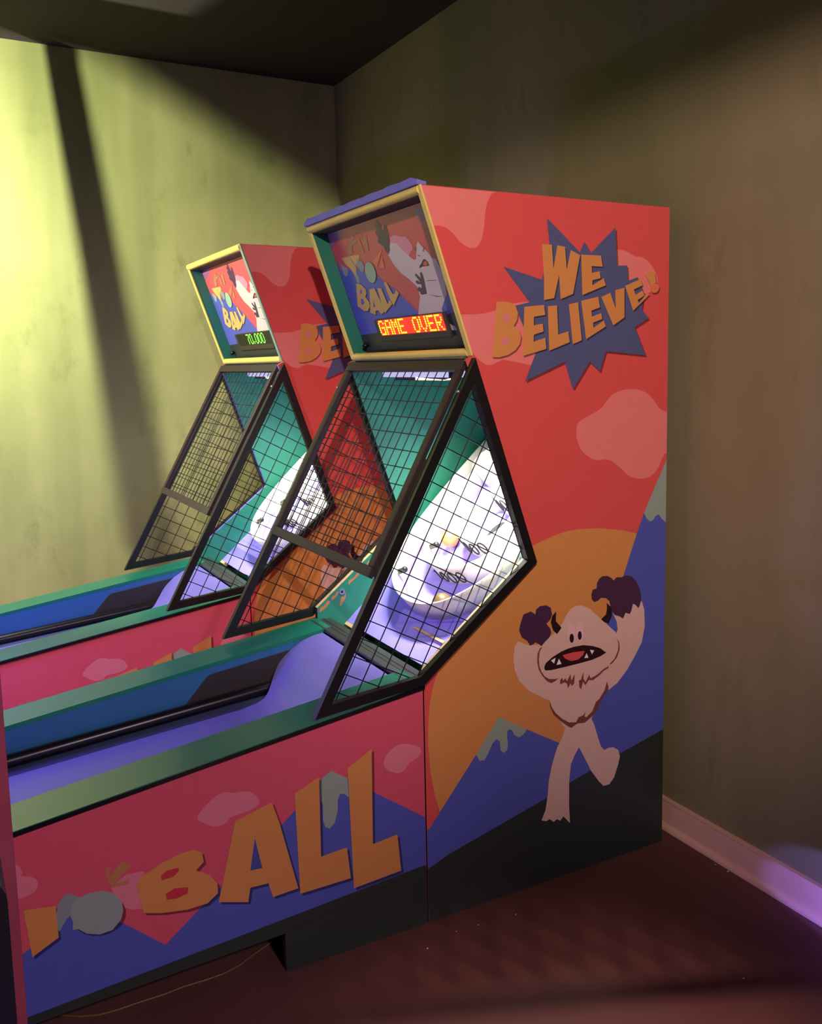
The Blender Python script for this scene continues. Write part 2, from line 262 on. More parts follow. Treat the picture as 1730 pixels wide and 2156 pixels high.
 ('claw', [(1.678, 0.7627), (1.6776, 0.7582), (1.6764, 0.7544), (1.6746, 0.7514), (1.6722, 0.7498), (1.6696, 0.7495), (1.6671, 0.7506), (1.6647, 0.7531), (1.6629, 0.7566), (1.6617, 0.7608), (1.6613, 0.7654), (1.6617, 0.7698), (1.6629, 0.7737), (1.6647, 0.7766), (1.6671, 0.7783), (1.6696, 0.7786), (1.6722, 0.7775), (1.6745, 0.775), (1.6764, 0.7715), (1.6776, 0.7673)]),
 ('claw', [(1.7079, 0.7666), (1.7075, 0.7623), (1.7064, 0.7586), (1.7048, 0.7558), (1.7026, 0.7541), (1.7003, 0.7538), (1.6979, 0.7549), (1.6958, 0.7572), (1.6941, 0.7606), (1.6931, 0.7646), (1.6927, 0.769), (1.6931, 0.7732), (1.6941, 0.777), (1.6958, 0.7798), (1.6979, 0.7814), (1.7003, 0.7817), (1.7026, 0.7807), (1.7047, 0.7783), (1.7064, 0.775), (1.7075, 0.7709)]),
 ('mouth', [(1.566, 0.6896), (1.5721, 0.7023), (1.5965, 0.7169), (1.6294, 0.7285), (1.6542, 0.7336), (1.6751, 0.7357), (1.713, 0.7353), (1.7515, 0.7261), (1.7818, 0.7132), (1.8037, 0.696), (1.7819, 0.6883), (1.7473, 0.6819), (1.6919, 0.6793), (1.6417, 0.6778), (1.5923, 0.677), (1.57, 0.6803)]),
 ('red', [(1.6343, 0.7166), (1.6751, 0.719), (1.7194, 0.716), (1.7131, 0.7037), (1.694, 0.6923), (1.6667, 0.6925), (1.6459, 0.7031)]),
 ('tooth', [(1.5912, 0.7075), (1.6088, 0.713), (1.6034, 0.6957)]),
 ('tooth', [(1.6211, 0.7081), (1.612, 0.69), (1.6313, 0.6894)]),
 ('tooth', [(1.7267, 0.7074), (1.7182, 0.693), (1.7336, 0.6914)]),
 ('tooth', [(1.7395, 0.7161), (1.7567, 0.7111), (1.7473, 0.6996)]),
 ('beard', [(1.5602, 0.7556), (1.5501, 0.742), (1.5468, 0.7187), (1.5487, 0.6979), (1.5558, 0.6794), (1.5679, 0.6618), (1.5841, 0.6509), (1.6086, 0.6463), (1.6201, 0.6469), (1.6086, 0.6404), (1.5922, 0.6359), (1.5759, 0.6458), (1.559, 0.6658), (1.5458, 0.6881), (1.5408, 0.7129), (1.5421, 0.7365), (1.5502, 0.7522)]),
 ('beard', [(1.6251, 0.6391), (1.6333, 0.6462), (1.6366, 0.6352), (1.6458, 0.6422), (1.6508, 0.6308), (1.6646, 0.6517), (1.6675, 0.6294), (1.6814, 0.6486), (1.6785, 0.6186), (1.6688, 0.6123), (1.6658, 0.6227), (1.6549, 0.6083), (1.6516, 0.6236), (1.6416, 0.6297), (1.6259, 0.626)]),
 ('beard', [(1.6971, 0.6256), (1.7047, 0.626), (1.7153, 0.6512), (1.7141, 0.6278), (1.7226, 0.6145), (1.7367, 0.6367), (1.7419, 0.6237), (1.7605, 0.6281), (1.7735, 0.6335), (1.7952, 0.645), (1.815, 0.6504), (1.8128, 0.6443), (1.7953, 0.6389), (1.7779, 0.6277), (1.7519, 0.6161), (1.7346, 0.6193), (1.7218, 0.6044), (1.7132, 0.6191), (1.7056, 0.595), (1.6983, 0.6042)]),
 ('beard', [(1.8467, 0.7353), (1.8531, 0.7156), (1.8506, 0.6945), (1.8383, 0.6714), (1.8163, 0.6555), (1.8251, 0.655), (1.8472, 0.6735), (1.8577, 0.6968), (1.8566, 0.7186)]),
 ('beard', [(1.5871, 0.5792), (1.5927, 0.5617), (1.6083, 0.5383), (1.6331, 0.5149), (1.6582, 0.498), (1.6857, 0.4925), (1.6963, 0.507), (1.7143, 0.5094), (1.7241, 0.5209), (1.7186, 0.5035), (1.7263, 0.5008), (1.75, 0.5157), (1.763, 0.5418), (1.7782, 0.5513), (1.7978, 0.5745), (1.8078, 0.6021), (1.8132, 0.5824), (1.8124, 0.571), (1.7957, 0.5587), (1.7804, 0.5383), (1.7653, 0.5089), (1.7371, 0.4925), (1.7186, 0.4838), (1.6921, 0.4876), (1.6667, 0.4784), (1.6498, 0.4902), (1.6248, 0.5103), (1.6, 0.5358), (1.587, 0.5629)]),
 ('shade', [(1.587, 2.0076), (1.6457, 1.9636), (1.7042, 1.9172), (1.7209, 1.9488), (1.7447, 1.9172), (1.8364, 1.9961), (1.8439, 1.8841), (1.8822, 1.8866), (1.8865, 1.8408), (1.9253, 1.8531), (1.9506, 1.8016), (1.9412, 1.7565), (1.9704, 1.7305), (1.9147, 1.7018), (1.9589, 1.616), (1.802, 1.6292), (1.7801, 1.5695), (1.7411, 1.5985), (1.6792, 1.5183), (1.6498, 1.5996), (1.5083, 1.546), (1.545, 1.6239), (1.4935, 1.722), (1.477, 1.7598), (1.5257, 1.7704), (1.4387, 1.8664), (1.569, 1.8348), (1.5953, 1.9366)]),
 ('burst', [(1.5818, 2.0128), (1.6404, 1.9688), (1.6988, 1.9226), (1.7155, 1.9542), (1.7392, 1.9226), (1.8307, 2.0015), (1.8382, 1.8897), (1.8764, 1.8923), (1.8806, 1.8465), (1.9194, 1.8588), (1.9446, 1.8074), (1.9352, 1.7624), (1.9643, 1.7365), (1.9088, 1.7078), (1.9528, 1.6221), (1.7963, 1.6352), (1.7744, 1.5755), (1.7356, 1.6044), (1.6737, 1.5243), (1.6444, 1.6055), (1.5032, 1.5517), (1.5398, 1.6296), (1.4885, 1.7275), (1.4721, 1.7652), (1.5206, 1.7758), (1.4338, 1.8717), (1.5638, 1.8402), (1.5902, 1.9419)]),
 ('shade', [(1.5669, 1.9359), (1.6019, 1.9359), (1.6078, 1.8696), (1.6215, 1.9351), (1.6488, 1.9319), (1.6549, 1.8671), (1.6697, 1.9241), (1.7033, 1.9107), (1.6777, 1.7986), (1.6331, 1.7823), (1.627, 1.8503), (1.6097, 1.7847), (1.5739, 1.7786), (1.5742, 1.8398)]),
 ('shade', [(1.707, 1.9123), (1.7803, 1.913), (1.7874, 1.8809), (1.7458, 1.8811), (1.7472, 1.8614), (1.7759, 1.8671), (1.7797, 1.847), (1.7482, 1.8399), (1.7492, 1.8255), (1.7909, 1.8473), (1.7994, 1.8269), (1.7117, 1.7958)]),
 ('shade', [(1.4118, 1.7703), (1.4303, 1.7723), (1.4509, 1.7703), (1.4654, 1.7661), (1.4778, 1.756), (1.484, 1.7406), (1.4805, 1.7215), (1.469, 1.7041), (1.4857, 1.6938), (1.494, 1.6747), (1.4896, 1.6537), (1.4747, 1.6364), (1.4494, 1.6226), (1.4203, 1.6166), (1.3965, 1.6169), (1.407, 1.7054)]),
 ('shade', [(1.5052, 1.7582), (1.5738, 1.7646), (1.5781, 1.7366), (1.5383, 1.7308), (1.5381, 1.7063), (1.5692, 1.7118), (1.5717, 1.6889), (1.538, 1.68), (1.5366, 1.6599), (1.5778, 1.6712), (1.5811, 1.6393), (1.4999, 1.6194)]),
 ('shade', [(1.5869, 1.7613), (1.6198, 1.7644), (1.624, 1.6802), (1.6597, 1.6899), (1.6656, 1.6587), (1.5916, 1.6339)]),
 ('shade', [(1.662, 1.768), (1.6958, 1.775), (1.7096, 1.664), (1.6764, 1.6525)]),
 ('shade', [(1.7072, 1.7788), (1.7706, 1.7924), (1.7773, 1.7609), (1.7448, 1.7513), (1.7477, 1.7332), (1.7821, 1.7446), (1.7859, 1.7271), (1.751, 1.7158), (1.7533, 1.7005), (1.7915, 1.7228), (1.8001, 1.7052), (1.7257, 1.6669)]),
 ('shade', [(1.7823, 1.7919), (1.816, 1.8055), (1.8377, 1.7582), (1.8349, 1.8133), (1.8708, 1.8215), (1.8716, 1.7328), (1.8286, 1.7083)]),
 ('shade', [(1.8731, 1.8271), (1.9337, 1.8492), (1.9428, 1.8309), (1.9071, 1.8169), (1.9146, 1.8015), (1.9415, 1.8148), (1.9501, 1.8001), (1.9222, 1.7857), (1.9282, 1.7765), (1.9614, 1.809), (1.9699, 1.8028), (1.9054, 1.753)]),
 ('shade', [(1.9533, 1.861), (1.9729, 1.8747), (1.9905, 1.8679), (1.9959, 1.8399), (1.9761, 1.8292)]),
 ('shade', [(2.0063, 1.8171), (2.0007, 1.8118), (1.9932, 1.8088), (1.9853, 1.8085), (1.9786, 1.811), (1.9744, 1.8159), (1.9736, 1.8222), (1.9761, 1.8286), (1.9817, 1.8338), (1.9891, 1.8369), (1.997, 1.8373), (2.0037, 1.8347), (2.008, 1.8298), (2.0089, 1.8235)]),
 ('orange', [(1.563, 1.9399), (1.598, 1.9399), (1.6038, 1.8736), (1.6176, 1.9391), (1.6448, 1.9359), (1.6509, 1.8712), (1.6656, 1.9281), (1.6993, 1.9148), (1.6737, 1.8028), (1.6291, 1.7865), (1.6231, 1.8544), (1.6058, 1.7888), (1.57, 1.7828), (1.5703, 1.8439)]),
 ('orange', [(1.7029, 1.9164), (1.7761, 1.9171), (1.7832, 1.885), (1.7416, 1.8852), (1.7431, 1.8656), (1.7717, 1.8713), (1.7755, 1.8512), (1.7441, 1.8441), (1.745, 1.8297), (1.7866, 1.8516), (1.7952, 1.8312), (1.7076, 1.8)]),
 ('orange', [(1.4082, 1.7743), (1.4266, 1.7764), (1.4472, 1.7744), (1.4617, 1.7702), (1.4741, 1.7601), (1.4803, 1.7447), (1.4767, 1.7256), (1.4653, 1.7082), (1.482, 1.6979), (1.4902, 1.6788), (1.4858, 1.6579), (1.4709, 1.6406), (1.4457, 1.6268), (1.4166, 1.6208), (1.3928, 1.621), (1.4033, 1.7095)]),
 ('orange', [(1.5015, 1.7623), (1.5699, 1.7688), (1.5742, 1.7407), (1.5344, 1.735), (1.5343, 1.7105), (1.5654, 1.716), (1.5679, 1.6931), (1.5341, 1.6842), (1.5327, 1.6642), (1.5739, 1.6755), (1.5772, 1.6436), (1.4961, 1.6236)]),
 ('orange', [(1.583, 1.7655), (1.6158, 1.7685), (1.62, 1.6844), (1.6557, 1.6942), (1.6615, 1.663), (1.5877, 1.6382)]),
 ('orange', [(1.658, 1.7722), (1.6917, 1.7792), (1.7055, 1.6684), (1.6723, 1.6569)]),
 ('orange', [(1.7031, 1.7831), (1.7664, 1.7967), (1.7731, 1.7652), (1.7407, 1.7556), (1.7435, 1.7375), (1.7778, 1.7489), (1.7817, 1.7314), (1.7468, 1.7201), (1.7491, 1.7049), (1.7873, 1.7271), (1.7959, 1.7096), (1.7215, 1.6713)]),
 ('orange', [(1.7781, 1.7962), (1.8118, 1.8098), (1.8334, 1.7626), (1.8306, 1.8175), (1.8664, 1.8258), (1.8672, 1.7372), (1.8242, 1.7127)]),
 ('orange', [(1.8687, 1.8314), (1.9292, 1.8536), (1.9383, 1.8353), (1.9027, 1.8213), (1.9102, 1.8059), (1.937, 1.8192), (1.9456, 1.8045), (1.9177, 1.7901), (1.9237, 1.7809), (1.9569, 1.8134), (1.9654, 1.8072), (1.9009, 1.7574)]),
 ('orange', [(1.9488, 1.8653), (1.9684, 1.8791), (1.9859, 1.8722), (1.9913, 1.8443), (1.9715, 1.8336)]),
 ('peach', [(2.0017, 1.8215), (1.9961, 1.8162), (1.9886, 1.8132), (1.9807, 1.8129), (1.9741, 1.8154), (1.9699, 1.8203), (1.969, 1.8266), (1.9716, 1.8329), (1.9771, 1.8382), (1.9846, 1.8413), (1.9924, 1.8416), (1.9991, 1.8391), (2.0034, 1.8342), (2.0043, 1.8279)]),
 ('salmon2', [(1.4304, 1.744), (1.4407, 1.7424), (1.451, 1.7357), (1.453, 1.7288), (1.4446, 1.7194), (1.4301, 1.7183)]),
 ('salmon2', [(1.4255, 1.6753), (1.44, 1.676), (1.4495, 1.6718), (1.4524, 1.6667), (1.4419, 1.6563), (1.4253, 1.6563)])]
ART_LANE = [('mountain', [(0.0125, 0.085), (0.0239, 0.2487), (0.087, 0.2602), (0.1256, 0.2812), (0.1649, 0.3056), (0.2017, 0.3238), (0.2392, 0.3448), (0.2762, 0.3007), (0.3265, 0.2711), (0.4206, 0.1828), (0.5348, 0.2707), (0.7268, 0.4111), (0.8723, 0.5287), (0.992, 0.4396), (1.152, 0.3226), (1.152, 0.1238)]),
 ('ground', [(-0.1555, 0.0897), (0.0136, 0.1002), (0.1063, 0.111), (1.152, 0.1788), (1.152, 0.1238), (-0.1563, 0.0793)]),
 ('ice', [(0.8392, 0.5084), (0.8723, 0.5287), (0.9187, 0.4961), (0.9206, 0.4403), (0.9078, 0.455), (0.8953, 0.4567), (0.8882, 0.4392), (0.8881, 0.4141), (0.8782, 0.3807), (0.8631, 0.3675), (0.851, 0.3737), (0.8446, 0.3969), (0.8461, 0.4393), (0.8395, 0.4553)]),
 ('salmon2', [(0.5138, 0.489), (0.5149, 0.4939), (0.5181, 0.4992), (0.5225, 0.5047), (0.5274, 0.51), (0.5332, 0.5153), (0.5402, 0.5207), (0.5473, 0.5257), (0.5537, 0.5298), (0.5591, 0.5331), (0.5641, 0.5356), (0.5687, 0.5375), (0.5732, 0.5389), (0.5774, 0.5398), (0.5811, 0.5403), (0.585, 0.5401), (0.5893, 0.5395), (0.5943, 0.5381), (0.5997, 0.536), (0.6054, 0.5337), (0.6116, 0.5319), (0.6187, 0.5309), (0.6265, 0.5305), (0.6342, 0.5299), (0.641, 0.5286), (0.6466, 0.5265), (0.6516, 0.5239), (0.6561, 0.5208), (0.6603, 0.5169), (0.6647, 0.5118), (0.669, 0.5057), (0.6724, 0.4995), (0.674, 0.4942), (0.6735, 0.4902), (0.6713, 0.4868), (0.6679, 0.4839), (0.6634, 0.4812), (0.6576, 0.4788), (0.6505, 0.4767), (0.6428, 0.475), (0.6352, 0.4736), (0.6275, 0.4727), (0.6195, 0.4721), (0.6119, 0.4718), (0.6056, 0.4712), (0.6011, 0.4706), (0.5977, 0.4701), (0.595, 0.4693), (0.5925, 0.468), (0.5905, 0.4657), (0.5893, 0.4629), (0.5876, 0.46), (0.5842, 0.458), (0.5787, 0.4567), (0.5716, 0.4557), (0.5639, 0.4556), (0.5565, 0.4568), (0.5493, 0.4598), (0.5419, 0.4642), (0.5348, 0.4691), (0.5288, 0.4737), (0.5235, 0.4775), (0.5187, 0.4811), (0.5153, 0.4848)]),
 ('salmon2', [(1.027, 0.5137), (1.0276, 0.5192), (1.0294, 0.5248), (1.0325, 0.5302), (1.0369, 0.5355), (1.043, 0.541), (1.0509, 0.5466), (1.0592, 0.5516), (1.0668, 0.555), (1.0733, 0.5566), (1.0793, 0.5567), (1.0853, 0.5559), (1.0919, 0.5546), (1.0995, 0.5526), (1.1079, 0.5498), (1.1161, 0.5465), (1.1233, 0.5431), (1.1297, 0.5396), (1.1356, 0.5359), (1.1403, 0.5319), (1.1429, 0.5275), (1.1432, 0.5226), (1.1417, 0.5171), (1.1386, 0.5118), (1.1344, 0.5071), (1.1285, 0.5037), (1.1209, 0.501), (1.113, 0.4983), (1.1062, 0.4951), (1.1011, 0.4906), (1.0969, 0.4855), (1.0929, 0.4806), (1.0884, 0.4771), (1.0833, 0.475), (1.0781, 0.4739), (1.0724, 0.4738), (1.0663, 0.475), (1.0591, 0.4777), (1.051, 0.4817), (1.0433, 0.4865), (1.0372, 0.4915), (1.0329, 0.4967), (1.0297, 0.5023), (1.0277, 0.508)]),
 ('salmon2', [(0.0807, 0.475), (0.084, 0.4817), (0.0884, 0.4854), (0.093, 0.4873), (0.0972, 0.4884), (0.1008, 0.4887), (0.1042, 0.4876), (0.1073, 0.4856), (0.1098, 0.4828), (0.1119, 0.4789), (0.1136, 0.4738), (0.1147, 0.4687), (0.1154, 0.4646), (0.1149, 0.4622), (0.1133, 0.4607), (0.1123, 0.4595), (0.1134, 0.4579), (0.1177, 0.4558), (0.1242, 0.4536), (0.1311, 0.451), (0.1365, 0.4478), (0.1403, 0.4437), (0.1432, 0.439), (0.1451, 0.4341), (0.146, 0.4294), (0.1456, 0.425), (0.144, 0.4206), (0.1415, 0.4165), (0.1385, 0.4131), (0.1349, 0.4106), (0.1305, 0.4088), (0.1257, 0.4074), (0.1205, 0.4064), (0.1149, 0.4054), (0.1088, 0.4047), (0.1026, 0.4047), (0.0968, 0.4058), (0.091, 0.4077), (0.0852, 0.4101), (0.0802, 0.4143), (0.077, 0.4213), (0.076, 0.433), (0.0766, 0.4483), (0.0784, 0.4636)]),
 ('salmon2', [(0.3032, 0.3696), (0.3213, 0.3834), (0.3394, 0.3941), (0.3804, 0.3896), (0.3811, 0.2928), (0.3459, 0.3008), (0.3177, 0.3197)]),
 ('tan', [(0.2919, 0.4213), (0.3063, 0.4234), (0.299, 0.3967), (0.3298, 0.4293), (0.3533, 0.4127), (0.3278, 0.3944), (0.3122, 0.3765), (0.3456, 0.3793), (0.3408, 0.3677), (0.3033, 0.3709), (0.2958, 0.3912)]),
 ('shade', [(0.1164, 0.3674), (0.1845, 0.3566), (0.1861, 0.2769), (0.1277, 0.2478)]),
 ('shade', [(0.3664, 0.3507), (0.3793, 0.3697), (0.4286, 0.3911), (0.4784, 0.4031), (0.5095, 0.4021), (0.5266, 0.3905), (0.5304, 0.3644), (0.5099, 0.3469), (0.5438, 0.3245), (0.5618, 0.2971), (0.5618, 0.2697), (0.5339, 0.2511), (0.4831, 0.2505), (0.4218, 0.2617), (0.3789, 0.2756)]),
 ('shade', [(0.6144, 0.4492), (0.7123, 0.4747), (0.7304, 0.4143), (0.7751, 0.2171), (0.7051, 0.2141), (0.6944, 0.2563), (0.6457, 0.2587), (0.6387, 0.2211), (0.5626, 0.2454)]),
 ('shade', [(0.7747, 0.4831), (0.8443, 0.5114), (0.8421, 0.287), (0.9173, 0.2922), (0.9264, 0.1997), (0.7801, 0.1998)]),
 ('shade', [(0.9268, 0.5164), (0.9991, 0.555), (0.995, 0.2796), (1.0709, 0.2867), (1.08, 0.1758), (0.9344, 0.1676)]),
 ('grey', [(0.1776, 0.333), (0.1838, 0.3626), (0.1943, 0.3813), (0.2095, 0.386), (0.2376, 0.3645), (0.2165, 0.3394), (0.2, 0.3225), (0.1836, 0.2981), (0.1773, 0.311)]),
 ('shade', [(0.3335, 0.3025), (0.3317, 0.2858), (0.3239, 0.2716), (0.3109, 0.2615), (0.294, 0.2565), (0.275, 0.257), (0.2559, 0.2628), (0.2383, 0.2734), (0.2241, 0.2876), (0.2146, 0.3041), (0.2105, 0.3213), (0.2123, 0.3376), (0.2198, 0.3513), (0.2323, 0.3614), (0.2486, 0.3667), (0.2673, 0.3667), (0.2864, 0.3613), (0.3043, 0.3511), (0.319, 0.3369), (0.3291, 0.3201)]),
 ('grey2', [(0.208, 0.3358), (0.2146, 0.3527), (0.2294, 0.3671), (0.2521, 0.3727), (0.2859, 0.3685), (0.3109, 0.353), (0.3251, 0.3271), (0.3267, 0.3038), (0.3202, 0.283), (0.2999, 0.2636), (0.271, 0.2616), (0.2432, 0.2729), (0.2247, 0.2907), (0.2125, 0.2929), (0.2137, 0.3116)]),
 ('orange', [(0.1116, 0.3745), (0.1795, 0.3639), (0.1811, 0.2844), (0.1228, 0.2552)]),
 ('orange', [(0.3609, 0.3583), (0.3738, 0.3772), (0.423, 0.3987), (0.4726, 0.4107), (0.5036, 0.4098), (0.5207, 0.3982), (0.5245, 0.3722), (0.504, 0.3547), (0.5378, 0.3324), (0.5558, 0.3051), (0.5557, 0.2778), (0.5279, 0.2592), (0.4772, 0.2585), (0.4161, 0.2695), (0.3734, 0.2834)]),
 ('orange', [(0.6082, 0.457), (0.7059, 0.4826), (0.7239, 0.4224), (0.7683, 0.2257), (0.6985, 0.2225), (0.6879, 0.2646), (0.6394, 0.267), (0.6324, 0.2294), (0.5565, 0.2535)]),
 ('orange', [(0.768, 0.491), (0.8375, 0.5194), (0.8352, 0.2955), (0.9102, 0.3008), (0.9192, 0.2086), (0.7733, 0.2084)]),
 ('orange', [(0.9196, 0.5246), (0.9918, 0.5632), (0.9876, 0.2884), (1.0632, 0.2956), (1.0723, 0.185), (0.9272, 0.1765)]),
 ('red2', [(0.4182, 0.3658), (0.4339, 0.3756), (0.4615, 0.3754), (0.4628, 0.3657), (0.4481, 0.3548), (0.4206, 0.3545)]),
 ('red2', [(0.4277, 0.3165), (0.4496, 0.3243), (0.4833, 0.3172), (0.4807, 0.3012), (0.4543, 0.2961), (0.4299, 0.2998)]),
 ('mountain2', [(0.6571, 0.3977), (0.6736, 0.311), (0.6414, 0.3137)])]
